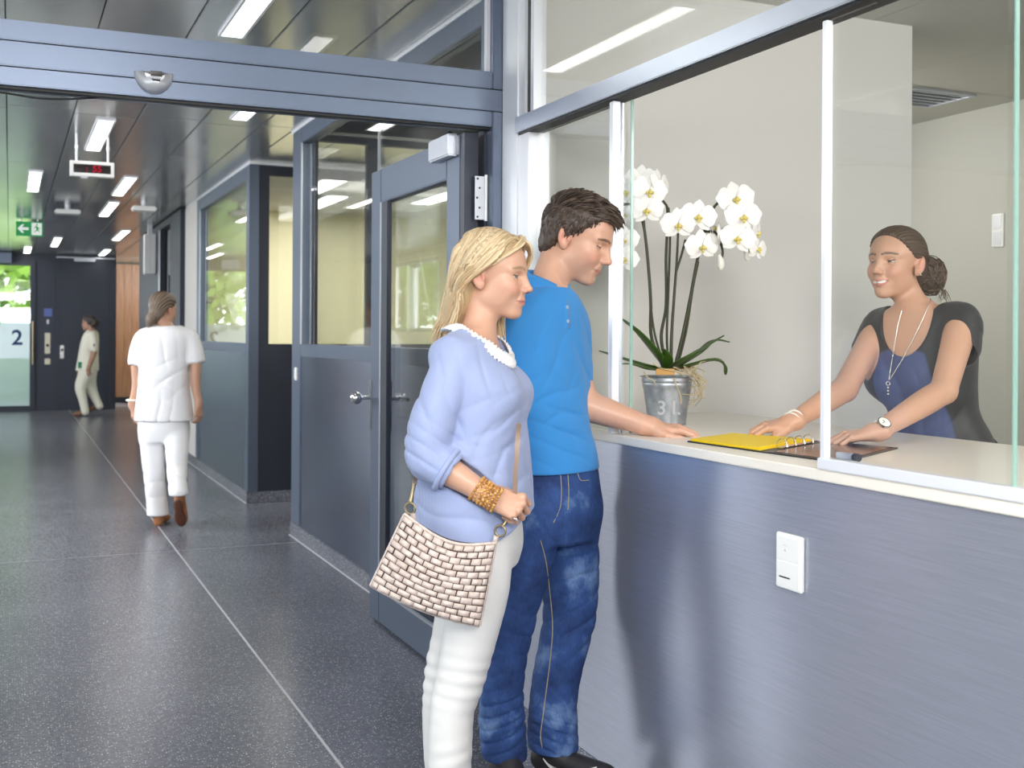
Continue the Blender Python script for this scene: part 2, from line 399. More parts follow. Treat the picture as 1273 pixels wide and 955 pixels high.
# ------------------------------------------------------------------ walls outside the frame: window side of the corridor and the lobby
def pierced(name, x, y0, y1, wins, m, zb=.35, zt=2.55, t=.2):
    w = tag(empty(name, (x, (y0+y1)/2, 0)), kind='structure'); mb = MB(); e = y0
    for a, b in wins: mb.box(x-t, x, e, a, 0, CEIL); mb.box(x-t, x, a, b, 0, zb); mb.box(x-t, x, a, b, zt, CEIL); e = b
    mb.box(x-t, x, e, y1, 0, CEIL); mb.build('wall_face', m, w)
    for a, b in wins:
        n = max(1, round((b-a)/1.3)); f = MB()
        for k in range(n+1): f.box(x-.12, x-.05, a+(b-a)*k/n-.03, a+(b-a)*k/n+.03, zb, zt)
        f.box(x-.12, x-.05, a, b, zb, zb+.06).box(x-.12, x-.05, a, b, zt-.06, zt); f.build('window_frame', M['frame'], w)
        box('pane', x-.09, x-.08, a, b, zb, zt, M['glass'], w)
pierced('wall_left', -2.7, 3.93, 21.2, ((7.6, 10.2), (16, 18.5)), M['white_wall'], 1.4)
pierced('wall_lobby', -3.3, -4, 3.93, ((-3.2, -.6), (.2, 3.2)), M['white_wall'])
tag(box('wall_front', -3.3, 1.72, -4.1, -4.0, 0, CEIL, M['white_wall']), kind='structure')
# ------------------------------------------------------------------ linear ceiling lights
M['lamp_soft'] = emit('room_lamp_diffuser', (1, .98, .93, 1), 5.0)
def ceiling_light(xc, y0, y1, label, group, w=.092, z=CEIL):
    t = empty('ceiling_light', (xc, (y0+y1)/2, z-.014), label, 'ceiling light', group)
    f = MB()
    for a in ((xc-w/2-.012, xc-w/2, y0-.012, y1+.012), (xc+w/2, xc+w/2+.012, y0-.012, y1+.012), (xc-w/2, xc+w/2, y0-.012, y0), (xc-w/2, xc+w/2, y1, y1+.012)): f.box(a[0], a[1], a[2], a[3], z-.012, z)
    f.build('frame', M['white_metal'], t); box('diffuser', xc-w/2, xc+w/2, y0, y1, z-.008, z, M['lamp_soft' if w > .1 else 'lamp'], t)
    return t
G = 'linear lights along the corridor ceiling'
for xc, a, b, l in ((.92, 3.98, 5.25, 'linear white ceiling light seen above the door beam'),
    (1.325, 6.6, 7.27, 'linear ceiling light half hidden by the beam, left of the glass partition corner'),
    (.558, 7.68, 8.97, 'linear ceiling light directly above the hanging red display'),
    (.195, 10.42, 11.84, 'ceiling light left of the hanging display, nearest of its row'),
    (.965, 10.42, 11.8, 'ceiling light right of the hanging display, nearer of the close pair'),
    (.99, 12.48, 13.97, 'ceiling light right of the hanging display, farther of the close pair'),
    (1.41, 15.82, 17.5, 'ceiling light beside the white hanging sign box near the wood wall'),
    (.63, 17.47, 19.27, 'ceiling light just right of and beyond the green exit sign'),
    (1.46, 19.6, 21.05, 'small far ceiling light above the wood panelled wall edge'),
    (.26, 19.5, 21.05, 'small far ceiling light above the glass door marked 2'),
    (.54, .2, 1.5, 'linear ceiling light over the lobby left of the counter'), (.92, -2.2, -.9, 'linear ceiling light behind the visitors in the lobby'),
    (-.95, 2.0, 3.3, 'linear ceiling light at the far left of the lobby'), (-1.7, -1.6, -.3, 'linear ceiling light near the lobby windows'), (1.31, 1.6, 2.9, 'linear ceiling light close along the reception glazing')):
    ceiling_light(xc, a, b, l, G)
# ------------------------------------------------------------------ right corridor walls
PX = 1.735
def skirting(name, x0, x1, y0, y1, parent):
    o = box(name, x0, x1, y0, y1, 0, .092, M['terrazzo'], parent, .003)
    if parent is None: box('floor_seal', x0-.009, x0, y0, y1, 0, .003, M['joint'], o)
    return o
# glazed partition beyond the door frame (panel 1)
w1 = struct('window_1', (PX, 5.8, 0))
f = MB(); 
for a in ((PX, PX+.08, 7.31, 7.55, .092, 2.70), (PX, PX+.08, 4.06, 4.2, .092, 2.70), (PX, PX+.08, 4.2, 7.31, 2.60, 2.70), (PX, PX+.08, 4.2, 7.31, 1.205, 1.285)): f.box(*a, .004)
f.build('window_frame', M['frame'], w1)
box('panel', PX+.006, PX+.07, 4.2, 7.31, .092, 1.205, M['panel'], w1, .002); MB().box(PX-.004, PX+.09, 4.06, 7.59, 2.70, 2.735, .002).build('head_trim', M['white_metal'], w1)
box('glazing_bead', PX-.003, PX+.004, 7.285, 7.31, 1.285, 2.60, M['silver'], w1)
box('pane', PX+.03, PX+.042, 4.2, 5.715, 1.285, 2.60, M['glass'], w1); box('pane', PX+.03, PX+.042, 5.725, 7.31, 1.285, 2.60, M['glass'], w1)
box('glass_joint', PX+.03, PX+.042, 5.715, 5.725, 1.285, 2.60, M['silver'], w1)
b1 = tag(skirting('baseboard_right', PX-.006, PX+.08, 4.06, 7.55, None), kind='structure')
# partition farther on (panel 2)
w2 = struct('window_2', (PX, 10.4, 0)); f = MB()
for a in ((PX, PX+.08, 9.06, 9.19, .092, 2.70), (PX, PX+.08, 11.62, 11.82, .092, 2.70), (PX, PX+.08, 9.19, 11.62, 2.585, 2.70), (PX, PX+.08, 9.19, 11.62, 1.195, 1.275)): f.box(*a, .004)
f.build('window_frame', M['frame'], w2)
box('panel', PX+.006, PX+.07, 9.19, 11.82, .092, 1.195, M['panel'], w2, .002); box('pane', PX+.03, PX+.042, 9.19, 11.62, 1.275, 2.585, M['glass'], w2)
box('glazing_bead', PX-.003, PX+.004, 11.595, 11.62, 1.275, 2.585, M['silver'], w2); MB().box(PX-.004, PX+.09, 9.03, 12.6, 2.70, 2.735, .002).build('head_trim', M['white_metal'], w2)
tag(box('wall_right', PX, PX+.12, 11.82, 12.66, .0, 2.70, M['white_wall']), kind='structure')
tag(skirting('baseboard_right', PX-.008, PX+.08, 9.06, 12.66, None), kind='structure')
# dark door set beyond it
d2 = struct('door_2', (PX, 14.3, 0)); f = MB()
for a in ((PX-.05, PX+.08, 12.66, 13.5, 0, 2.70), (PX-.05, PX+.08, 14.55, 16.9, 0, 2.70), (PX-.05, PX+.08, 13.5, 14.55, 2.62, 2.70), (PX-.05, PX+.08, 13.5, 14.55, 0, .1)): f.box(*a, .004)
f.build('door_frame', M['navy'], d2); box('pane', PX, PX+.012, 13.5, 14.55, .1, 2.62, M['glass'], d2); box('edge_seal', PX-.053, PX-.045, 14.5, 14.6, .1, 2.62, M['silver'], d2)
tag(box('wall_right', PX+.09, PX+.17, 12.66, 16.9, 0, 2.70, M['navy']), kind='structure')
# side passage: glazed faces at its two sides
def cross_partition(name, y, x0, x1, mull, zb, zt, m):
    s = struct(name, (x0, y, 0)); f = MB(); f.box(x0, x1, y, y+.06, zt, 2.70, .003).box(x0, x1, y, y+.06, .092, zb, .003)
    e = x0
    for (a, b) in mull: f.box(e, a, y, y+.06, zb, zt, .003); box('pane', a, b, y+.02, y+.032, zb, zt, M['glass'], s); e = b
    f.box(e, x1, y, y+.06, zb, zt, .003); f.build('window_frame', m, s)
    MB().box(x0, x1, y-.012, y+.07, 2.70, 2.735, .002).build('head_trim', M['white_metal'], s)
    skirting('baseboard', x0, x1, y-.008, y+.06, s)
    return s
cross_partition('window_3', 9.06, PX+.08, 5.0, ((1.895, 2.75), (2.85, 3.7), (3.8, 4.7)), 1.27, 2.62, M['navy'])
cross_partition('window_4', 7.49, PX+.08, 4.6, ((1.895, 2.235), (2.31, 3.0), (3.08, 4.3)), 1.27, 2.655, M['frame_dark'])
# rooms behind the glass
def shell(tagname, x0, x1, y0, y1, m, sides):
    for sd in sides:
        a = dict(e=(x1, x1+.08, y0, y1), n=(x0, x1, y1-.08, y1), w=(x0-.08, x0, y0, y1), s=(x0, x1, y0, y0+.08))[sd]
        tag(box('wall_'+tagname, *a, 0, CEIL, m), kind='structure')
shell('passage', PX, 5.0, 7.55, 9.06, M['cream'], 'e')
shell('consulting', PX+.09, 5.0, 9.12, 12.66, M['cream'], 'en')
shell('anteroom', PX+.09, 3.54, 4.1, 7.49, M['cream'], 'e')
for (a, b, c, d) in ((PX+.02, 5.08, 9.08, 12.66), (PX+.02, 3.62, 3.95, 7.53)): tag(box('ceiling', a, b, c, d, CEIL, CEIL+.03, M['office_ceiling']), kind='structure')
for q, (xc, yc, l) in enumerate(((2.62, 10.1, 'wide ceiling light in the consulting room behind the second glass'), (2.95, 11.6, 'rear ceiling light in the consulting room'), (3.9, 10.4, 'far right ceiling light in the consulting room'))):
    ceiling_light(xc, yc-.75, yc+.75, l, 'ceiling lights in the side rooms', .22)
for xc, yc, l in ((2.13, 6.3, 'ceiling light in the glazed anteroom close to the corridor glass'), (2.9, 5.4, 'ceiling light in the middle of the glazed anteroom')):
    ceiling_light(xc, yc-.65, yc+.65, l, 'ceiling lights in the side rooms', .16)
ceiling_light(2.45, 20.3, 22.4, 'added unseen ceiling light brightening the wood panelling', 'ceiling lights in the side rooms')  # this unseen light is added to brighten the wood
ceiling_light(3.2, 7.9, 8.7, 'ceiling light inside the side passage', 'ceiling lights in the side rooms', .12)
# ------------------------------------------------------------------ far end of the corridor
EY = 21.2
we = tag(box('wall_back', .35, 1.72, EY, EY+.2, 0, CEIL, M['frame_dark']), kind='structure')
tag(box('wall_back', -3.4, .35, EY, EY+.12, 2.57, CEIL, M['navy']), kind='structure')
tag(box('wall_back', -3.4, -1.1, EY, EY+.12, 0, 2.57, M['navy']), kind='structure')
d3 = struct('door_3', (1.24, EY, 0))
f = MB()
for a in ((.735, .80, EY-.03, EY, 0, 2.66), (1.62, 1.70, EY-.03, EY, 0, 2.66), (.80, 1.62, EY-.03, EY, 2.60, 2.66)): f.box(*a, .004)
f.build('door_frame', M['frame_dark'], d3); box('door_leaf', .80, 1.62, EY-.018, EY, .006, 2.60, M['frame_dark'], d3, .003)
box('header_rail', .735, 1.70, EY-.05, EY-.03, 2.655, 2.675, M['silver'], d3); box('door_closer', 1.02, 1.37, EY-.09, EY-.03, 2.60, 2.655, M['silver'], d3, .01)
pl = box('handle_plate', .80, .865, EY-.035, EY-.018, .90, 1.13, M['steel'], d3, .004); MB().cyl((.832, EY-.05, 1.05), (.832, EY-.035, 1.05), .022).build('lock_cylinder', M['black'], d3)
MB().cyl((.832, EY-.09, .97), (.832, EY-.035, .97), .03).build('knob', M['steel'], d3, auto=40)
# glass door marked 2
d4 = struct('door_4', (-.2, EY, 0)); f = MB()
for a in ((.318, .40, EY-.06, EY+.02, 0, 2.57), (-1.1, -1.0, EY-.06, EY+.02, 0, 2.57), (-1.0, .318, EY-.06, EY+.02, 2.50, 2.57), (-1.0, .318, EY-.06, EY+.02, 0, .09)): f.box(*a, .004)
f.build('door_frame', M['frame_dark'], d4); box('pane', -1.0, .318, EY-.03, EY-.018, .09, 2.50, M['glass'], d4)
m = mat('frosted_film', srgb(196, 222, 224), .4, 0, Alpha=.72); box('frosted_film', -1.0, .318, EY-.036, EY-.031, .09, 1.52, m, d4)
MB().cyl((.36, EY-.12, .80), (.36, EY-.12, 1.54), .014).cyl((.36, EY-.12, .9), (.36, EY-.06, .9), .01).cyl((.36, EY-.12, 1.44), (.36, EY-.06, 1.44), .01).build('pull_bar', mat('brass_pull', srgb(176, 160, 130), .3, .9), d4, auto=40)
def text(name, s, size, loc, xdir, up, m, parent=None, depth=.002, bold=False, align='CENTER', sx=1.0):
    cu = bpy.data.curves.new(name, 'FONT'); cu.body = s; cu.size = size; cu.extrude = depth; cu.align_x = align; cu.align_y = 'CENTER'; cu.offset = .02*size if bold else 0
    o = bpy.data.objects.new(name, cu); COL.objects.link(o); bpy.context.view_layer.update()
    dg = bpy.context.evaluated_depsgraph_get(); me = bpy.data.meshes.new_from_object(o.evaluated_get(dg)); bpy.data.objects.remove(o); bpy.data.curves.remove(cu)
    x = Vector(xdir).normalized(); y = Vector(up).normalized(); z = x.cross(y); R = Matrix((x*sx, y, z)).transposed().to_4x4()
    me.transform(Matrix.Translation(loc) @ R); me.materials.clear(); me.materials.append(m); me.name = name
    n = bpy.data.objects.new(name, me); link(n, parent); return fix(n)
text('numeral', '2', .36, (.117, EY-.040, 1.25), (1, 0, 0), (0, 0, 1), mat('navy_print', srgb(20, 52, 110), .5), d4, bold=True)
tag(box('trim_1', -.30, .02, EY-.25, EY, 2.53, 2.70, M['frame']), kind='structure')
# wall beyond, wood panelling
ww = tag(box('wall_end', 1.72, 5, 23.3, 23.4, 0, CEIL, M['navy']), kind='structure')
for k in range(9): box('wood_plank', 1.76+k*.142, 1.76+k*.142+.138, 23.27, 23.30, .10, 2.70, M['wood'], ww, .003)
box('baseboard', 1.72, 3.2, 23.26, 23.30, 0, .10, M['navy'], ww)
tag(box('wall_far', 3.6, 3.7, 16.9, 23.3, 0, CEIL, M['cream']), kind='structure')
# ------------------------------------------------------------------ door frame across the corridor
FY = 3.93
d1 = struct('door_1', (1.71, FY, 0)); f = MB()
for z0, z1 in ((2.137, 2.194), (2.198, 2.277), (2.281, 2.345)): box('lintel_bar', -3.3, 1.66 if z0 < 2.19 else (1.766 if z0 < 2.25 else 1.66), FY, FY+.12, z0, z1, M['frame'], d1, .003)
for a, b in ((0, 2.194), (2.281, CEIL)): box('jamb', 1.662, 1.766, FY, FY+.12, a, b, M['frame'], d1, .003)
box('jamb', -3.3, -3.2, FY, FY+.12, 0, CEIL, M['frame'], d1, .003)
box('stop', 1.652, 1.662, FY+.06, FY+.12, 0, 2.137, M['frame_dark'], d1, .002)
box('seal', -3.2, 1.66, FY+.02, FY+.05, 2.129, 2.137, M['black'], d1)
box('transom_pane', -3.2, 1.655, FY+.055, FY+.065, 2.345, CEIL, M['glass'], d1); box('glazing_bead', 1.648, 1.662, FY+.03, FY+.055, 2.345, CEIL, M['white_metal'], d1)
# strip between jamb and counter glazing
tag(box('trim_2', 1.700, 1.80, 3.79, FY-.005, 0, CEIL, M['white_metal']), kind='structure')
# ------------------------------------------------------------------ open glazed leaf, swung into the corridor
LX = 1.575; lf = empty('glazed_door', (LX+.03, 4.05, 0), 'tall grey framed glass door leaf standing open behind the blonde woman', 'door')
f = MB()
for nm, a in (('stile', (LX, LX+.055, 5.055, 5.205, .012, 2.122)), ('stile', (LX, LX+.055, 4.045, 4.19, .012, 2.122)), ('rail', (LX, LX+.055, 4.19, 5.055, 1.965, 2.122)), ('rail', (LX, LX+.055, 4.19, 5.055, .012, .162))):
    box(nm, *a, M['frame'], lf, .004)
box('pane', LX+.02, LX+.032, 4.19, 5.055, .162, 1.965, M['glass'], lf)
f = MB(); f.box(LX-.003, LX+.012, 5.04, 5.058, .162, 1.965).box(LX-.003, LX+.012, 4.19, 5.04, .162, .172); f.build('glazing_bead', M['silver'], lf)
box('edge_profile', LX-.001, LX+.02, 4.95, 5.04, .172, 1.965, M['frame_dark'], lf, .004)
es = box('lock_plate', LX-.008, LX, 5.175, 5.2, .895, 1.135, M['steel'], lf, .003)
MB().cyl((LX-.06, 5.186, 1.05), (LX-.008, 5.186, 1.05), .009).build('spindle', M['steel'], lf, auto=40)
b = bmesh.new(); bmesh.ops.create_uvsphere(b, u_segments=20, v_segments=12, radius=.03); MB().bm(b, Matrix.Translation((LX-.075, 5.186, 1.05))).build('door_knob', M['steel'], lf, smooth=True)
f = MB().tube(smooth_path([(LX+.055, 5.08, 1.05), (LX+.095, 5.08, 1.05), (LX+.105, 5.06, 1.05), (LX+.105, 4.96, 1.05)], 12), .01); f.build('lever_handle', M['steel'], lf, auto=40)
box('escutcheon', LX+.055, LX+.062, 5.06, 5.1, .895, 1.135, M['steel'], lf, .003)
cl = box('closer_body', LX-.045, LX, 4.06, 4.285, 2.04, 2.125, M['silver'], lf, .006)
MB().tube([(LX-.02, 4.16, 2.125), (LX-.02, 4.10, 2.129)], .012).build('closer_arm', M['black'], lf)
h = MB().box(1.612, 1.662, 3.980, 3.984, 1.79, 1.955, .0).build('hinge', M['white_metal'], lf)
MB().cyl((1.655, 3.975, 1.785), (1.655, 3.975, 1.96), .007).build('hinge_knuckle', M['white_metal'], lf, auto=40)
for zz, xx in ((1.80, 1.622), (1.835, 1.630), (1.8725, 1.620), (1.91, 1.630), (1.945, 1.622)): MB().cyl((xx, 3.978, zz), (xx, 3.980, zz), .004, n=10).build('screw', M['black'], lf)
box('hinge_edge', LX+.002, 1.634, 4.004, 4.045, .012, 2.122, M['frame_dark'], lf)
# ------------------------------------------------------------------ reception glazing
CXF = 1.712
sc_ = struct('window_5', (CXF, 2.5, 1.05))
MB().box(1.690, 1.775, -1.5, 3.79, 2.092, 2.150, .003).build('head_rail', M['silver'], sc_)
box('rail_slot', 1.700, 1.765, -1.5, 3.78, 2.084, 2.092, M['black'], sc_)
box('upper_pane', 1.728, 1.738, -1.5, 3.70, 2.150, CEIL, M['glass'], sc_)
box('gasket', 1.716, 1.74, 3.70, 3.735, 2.150, CEIL, M['black'], sc_); box('upper_post', 1.705, 1.79, 3.735, 3.79, 2.150, CEIL, M['white_metal'], sc_)
box('upper_bead', 1.712, 1.75, 3.675, 3.70, 2.150, CEIL, M['white_metal'], sc_)
box('side_post', 1.705, 1.79, 3.70, 3.79, 1.045, 2.092, M['white_metal'], sc_, .002); box('fixed_pane', 1.738, 1.746, 3.10, 3.70, 1.05, 2.08, M['glass'], sc_)
MB().box(1.708, 1.734, 3.078, 3.105, 1.046, 2.08, .002).build('stile', M['white_metal'], sc_)
box('stile_edge', 1.7465, 1.7515, 3.090, 3.120, 1.046, 2.08, M['silver'], sc_)
box('parked_pane', 1.752, 1.760, 3.045, 3.68, 1.05, 2.08, M['glass'], sc_); box('parked_pane_edge', 1.7515, 1.7605, 3.042, 3.046, 1.05, 2.08, M['green_edge'], sc_)
sp = empty('sliding_glass_pane', (1.725, 1.8, 1.046), 'white framed sliding glass pane in front of the receptionist', 'glass pane')
MB().box(1.712, 1.730, 2.080, 2.098, 1.046, 2.08, .002).build('stile', M['white_metal'], sp)
box('pane', 1.719, 1.727, 1.555, 2.082, 1.072, 2.08, M['glass'], sp); box('pane_edge', 1.7185, 1.7275, 1.551, 1.555, 1.072, 2.08, M['green_edge'], sp)
MB().box(1.704, 1.738, 1.45, 2.098, 1.046, 1.072, .002).build('bottom_rail', M['white_metal'], sp)
lk = MB().box(1.738, 1.755, 2.02, 2.075, 1.072, 1.086, .002).build('lock', M['silver'], sp); MB().cyl((1.7465, 2.02, 1.079), (1.7465, 2.005, 1.079), .009).build('lock_button', M['black'], lk, auto=40)
box('outer_pane', 1.752, 1.760, -1.5, 1.60, 1.05, 2.08, M['glass'], sc_); MB().box(1.704, 1.770, -1.5, 1.45, 1.046, 1.072, .002).build('bottom_rail', M['white_metal'], sc_)
# ------------------------------------------------------------------ counter
ct = empty('reception_counter', (1.9, 2, 0), 'long reception counter front clad in brushed grey metal under the glazing', 'counter')
box('front_panel', 1.716, 1.74, -1.5, 3.79, .0, 1.018, M['counter'], ct, .002); box('inner_frame', 1.742, 2.3, -1.5, 3.78, 0, 1.0, M['white_wall'], ct)
wt = tag(MB().box(1.708, 2.62, -1.5, 3.825, 1.018, 1.045, .003).build('worktop', M['worktop']), 'off-white laminate worktop running along the reception counter', 'worktop')
# ------------------------------------------------------------------ office behind the glass
tag(box('wall_office', 1.80, 3.62, 3.83, 3.94, 0, CEIL, M['white_wall']), kind='structure')
tag(box('wall_office_right', 5.30, 5.4, -2, 7.6, 0, CEIL, M['grey_wall']), kind='structure'); tag(box('wall_office_rear', 3.7, 5.3, 7.5, 7.6, 0, CEIL, M['grey_wall']), kind='structure')
tag(box('wall_office_left', 1.80, 5.3, -2, -1.9, 0, CEIL, M['white_wall']), kind='structure')
oc = tag(box('ceiling', 1.78, 5.3, -1.9, 7.5, CEIL+.012, CEIL+.05, M['grey_wall']), kind='structure')
xs = [1.78, 2.55, 3.4, 4.24, 5.3]; ys = [-1.9, .6, 3.0, 4.72, 7.5]
for i in range(4):
    for j in range(4):
        if not (i == 2 and j == 2): box('ceiling_panel', xs[i]+.003, xs[i+1]-.003, ys[j]+.003, ys[j+1]-.003, CEIL, CEIL+.012, M['office_ceiling'], oc)
box('ceiling_panel', xs[2]+.003, xs[3]-.003, 3.003, 4.717, CEIL, CEIL+.012, M['office_ceiling'], oc)
for xc, yc, l in ((2.9, 1.6, 'ceiling light over the reception office'), (2.9, -.6, 'rear ceiling light over the reception office'), (4.4, 2.0, 'added unseen ceiling light brightening the deep office')): ceiling_light(xc, yc-.7, yc+.7, l, 'ceiling lights in the side rooms', .099)  # the deep one is unseen, added to brighten the far office wall
# ------------------------------------------------------------------ outdoors beyond the glass door
M['lawn'] = mat('lawn', srgb(96, 128, 52), .9); _n = noise(M['lawn'], coords(M['lawn']), 3, 5); _r = ramp(M['lawn'], _n.outputs[0], [(.3, srgb(78, 108, 40)), (.7, srgb(128, 158, 72))]); wire(M['lawn'], _r.outputs[0], bsdf(M['lawn']).inputs['Base Color'])
tag(box('ground', -6, 30, 24.02, 70, -.25, -.12, M['lawn']), kind='structure'); tag(box('ground', -40, -6.02, -20, 70, -.25, -.12, mat('paving', srgb(170, 168, 164), .8)), kind='structure')
M['leaf_a'] = mat('bright_foliage', srgb(132, 164, 62), .6); M['leaf_b'] = mat('green_foliage', srgb(92, 130, 48), .6); M['bark'] = mat('bark', srgb(92, 76, 60), .9)
def tree(x, y, h, r, m, label, seed):
    rs = np.random.RandomState(seed); t = empty('tree', (x, y, -.12), label, 'tree', 'trees outside the glass door')
    MB().cyl((x, y, -.12), (x, y, h*.55), .16, .09, 10).build('trunk', M['bark'], t, auto=50)
    n = 1500; d = rs.normal(size=(n, 3)); d /= np.linalg.norm(d, axis=1)[:, None]; c = np.array([x, y, h*.6])+d*np.array([r, r, h*.42])*(.55+.45*rs.rand(n, 1))
    a = rs.normal(size=(n, 3)); a /= np.linalg.norm(a, axis=1)[:, None]; b = np.cross(a, d); b /= np.linalg.norm(b, axis=1)[:, None]; s = .16+.14*rs.rand(n, 1)
    V = np.stack([c-a*s, c+b*s*.6, c+a*s, c-b*s*.6], 1).reshape(-1, 3); Fq = np.arange(4*n).reshape(n, 4)
    mesh_obj('foliage', V, Fq, m, t)
for q, (x, y, h, r, k, l) in enumerate(((-1.2, 30, 6.5, 2.2, 'leaf_a', 'nearest bright green tree straight behind the glass door marked 2'), (1.8, 34, 7.5, 2.6, 'leaf_b', 'darker green tree right of the bright one, beyond the glass door'),
        (-7.2, 31, 7, 2.4, 'leaf_b', 'dark green tree left of the bright one, beyond the glass door'), (-1.0, 43, 9, 3.4, 'leaf_a', 'tallest bright tree farthest beyond the glass door'), (-12, 40, 8, 3.4, 'leaf_a', 'bright tree at the far left of the lawn'),
        (-9, 17, 6.5, 2.2, 'leaf_a', 'bright tree outside the corridor windows'))): tree(x, y, h, r, M[k], l, 11+q)
# ------------------------------------------------------------------ things on the door beam and the ceiling
sn = empty('door_sensor', (.434, FY, 2.18), 'silver half-round motion sensor fixed to the middle of the door beam', 'sensor')
N = 24; v = []; f = []
for j in range(9):
    t = j/8*math.pi/2; rr = math.cos(t); zz = math.sin(t)
    for i in range(N+1): a = math.pi*i/N; v.append((.434+.063*math.cos(a)*(1-.0*t)*(.55+.45*rr), FY-.062*zz**.7*(.35+.65*math.sin(a))-.001, 2.217-.07*math.sin(a)*(.55+.45*rr)))
for j in range(8):
    for i in range(N): f.append([j*(N+1)+i, j*(N+1)+i+1, (j+1)*(N+1)+i+1, (j+1)*(N+1)+i])
n = len(v); top = [j*(N+1) for j in range(9)]+[j*(N+1)+N for j in range(8, -1, -1)]; f.append(top); f.append(list(range(N+1)))
M['satin'] = mat('satin_silver_plastic', srgb(206, 208, 214), .3, .35)
mesh_obj('housing', v, f, M['satin'], sn, auto=50)
f = MB().box(.411, .459, FY-.072, FY-.06, 2.193, 2.211, .006).build('lens_window', mat('dark_lens', srgb(40, 32, 26), .08), sn)
MB().box(.423, .447, FY-.0665, FY-.060, 2.1785, 2.1800).box(.423, .4245, FY-.0665, FY-.06, 2.182, 2.187).box(.431, .4325, FY-.0665, FY-.06, 2.182, 2.186).box(.438, .4395, FY-.0665, FY-.06, 2.182, 2.186).box(.4455, .447, FY-.0665, FY-.06, 2.182, 2.187).box(.423, .447, FY-.0665, FY-.06, 2.182, 2.183).build('logo_mark', M['black'], sn)
tag(MB().tube(smooth_path([(-.5, 3.99, 2.137), (-.2, 4.0, 2.131), (-.03, 4.0, 2.124), (.09, 4.0, 2.115), (.2, 4.0, 2.124), (.285, 3.99, 2.137)], 30), .0035, 6).build('cable', M['black'], smooth=True), 'loose black cable sagging under the left part of the door beam', 'cable')
# hanging LED display
ld = empty('led_display', (.513, 8.3, CEIL), 'white framed hanging display with dim red digits', 'display')
f = MB(); frame_box(f, 'y', 8.29, .06, .37, .657, 2.428, 2.532, .022, .002); f.box(.39, .64, 8.31, 8.35, 2.44, 2.52); f.build('case', M['plastic'], ld)
box('screen', .392, .635, 8.298, 8.309, 2.45, 2.51, mat('display_glass', srgb(26, 14, 16), .12), ld)
mred = emit('red_digits', (.75, .02, .05, 1), .55)
text('digits', '55', .062, (.545, 8.2965, 2.480), (1, 0, 0), (0, 0, 1), mred, ld, .001, True)
text('colon', ':', .05, (.478, 8.2965, 2.480), (1, 0, 0), (0, 0, 1), mred, ld, .001, True)
for x in (.412, .618): MB().cyl((x, 8.32, 2.53), (x, 8.32, 2.72), .008, n=10).cyl((x, 8.32, 2.62), (x, 8.32, 2.64), .012, n=10).build('hanging_rod', M['white_metal'], ld, auto=40)
box('receiver', .44, .49, 8.30, 8.34, 2.416, 2.428, M['satin'], ld, .004)
# exit sign
ex = empty('exit_sign', (.215, 14.98, CEIL), 'green and white emergency exit sign with arrow hanging from the ceiling at left', 'exit sign')
mg = mat('exit_green', srgb(18, 140, 72), .4); bsdf(mg).inputs['Emission Color'].default_value = srgb(18, 150, 78); bsdf(mg).inputs['Emission Strength'].default_value = .35
mw = mat('exit_white', srgb(240, 245, 240), .4); bsdf(mw).inputs['Emission Color'].default_value = (1, 1, 1, 1); bsdf(mw).inputs['Emission Strength'].default_value = .4
MB().box(.062, .366, 14.96, 15.0, 2.525, 2.700, .004).build('sign_body', mg, ex); [MB().cyl((q, 14.98, 2.70), (q, 14.98, 2.72), .008, n=8).build('bracket', M['steel'], ex) for q in (.12, .31)]
EXM = Matrix.Translation((.062, 14.958, 2.525)) @ Matrix(((1, 0, 0, 0), (0, 0, -.002, 0), (0, 1, 0, 0), (0, 0, 0, 1)))
MB().prism([(.018, .088), (.07, .14), (.09, .14), (.062, .102), (.14, .102), (.14, .074), (.062, .074), (.09, .036), (.07, .036)], EXM).build('arrow', mw, ex)
MB().prism([(.175, .015), (.288, .015), (.288, .160), (.175, .160)], EXM).build('door_field', mw, ex)
EX2 = EXM @ Matrix.Translation((0, 0, 1))
fm = MB(); fm.prism([(.232+.012*math.cos(a*.6283), .140+.012*math.sin(a*.6283)) for a in range(10)], EX2)
for poly in ([(.215, .125), (.245, .120), (.252, .085), (.228, .080)], [(.228, .082), (.250, .082), (.272, .050), (.262, .045)], [(.228, .085), (.240, .07), (.215, .05), (.190, .045), (.190, .053), (.212, .062)], [(.245, .118), (.262, .100), (.282, .105), (.282, .098), (.260, .090), (.244, .105)], [(.215, .125), (.198, .105), (.205, .085), (.210, .088), (.207, .103), (.222, .115)]): fm.prism(poly, EX2)
fm.build('running_figure', mg, ex)
# flat white devices under the ceiling
def ceiling_device(x, y, w, label):
    t = empty('wireless_transmitter', (x, y, CEIL), label, 'transmitter', 'white devices hung under the corridor ceiling')
    MB().box(x-w/2, x+w/2, y-.1, y+.1, CEIL-.10, CEIL-.055, .012).build('case', M['plastic'], t, auto=40); MB().cyl((x, y, CEIL-.058), (x, y, CEIL), .03, n=12).build('mount', M['white_metal'], t, auto=40)
ceiling_device(.56, 13.0, .26, 'flat white device under the ceiling just right of the exit sign'); ceiling_device(1.27, 12.3, .24, 'flat white device under the ceiling above the walking nurse')
# white projecting sign box
sb = empty('sign_box', (1.55, 14.9, 2.4), 'white projecting box sign high on the right wall before the wood panelling', 'sign')
MB().box(1.545, 1.68, 14.86, 15.04, 2.10, 2.60, .006).build('box_body', M['plastic'], sb); MB().box(1.612, 1.616, 14.857, 14.862, 2.10, 2.60).build('seam', M['silver'], sb); MB().box(1.59, 1.64, 14.92, 14.98, 2.60, 2.72).build('hanger', M['white_metal'], sb)
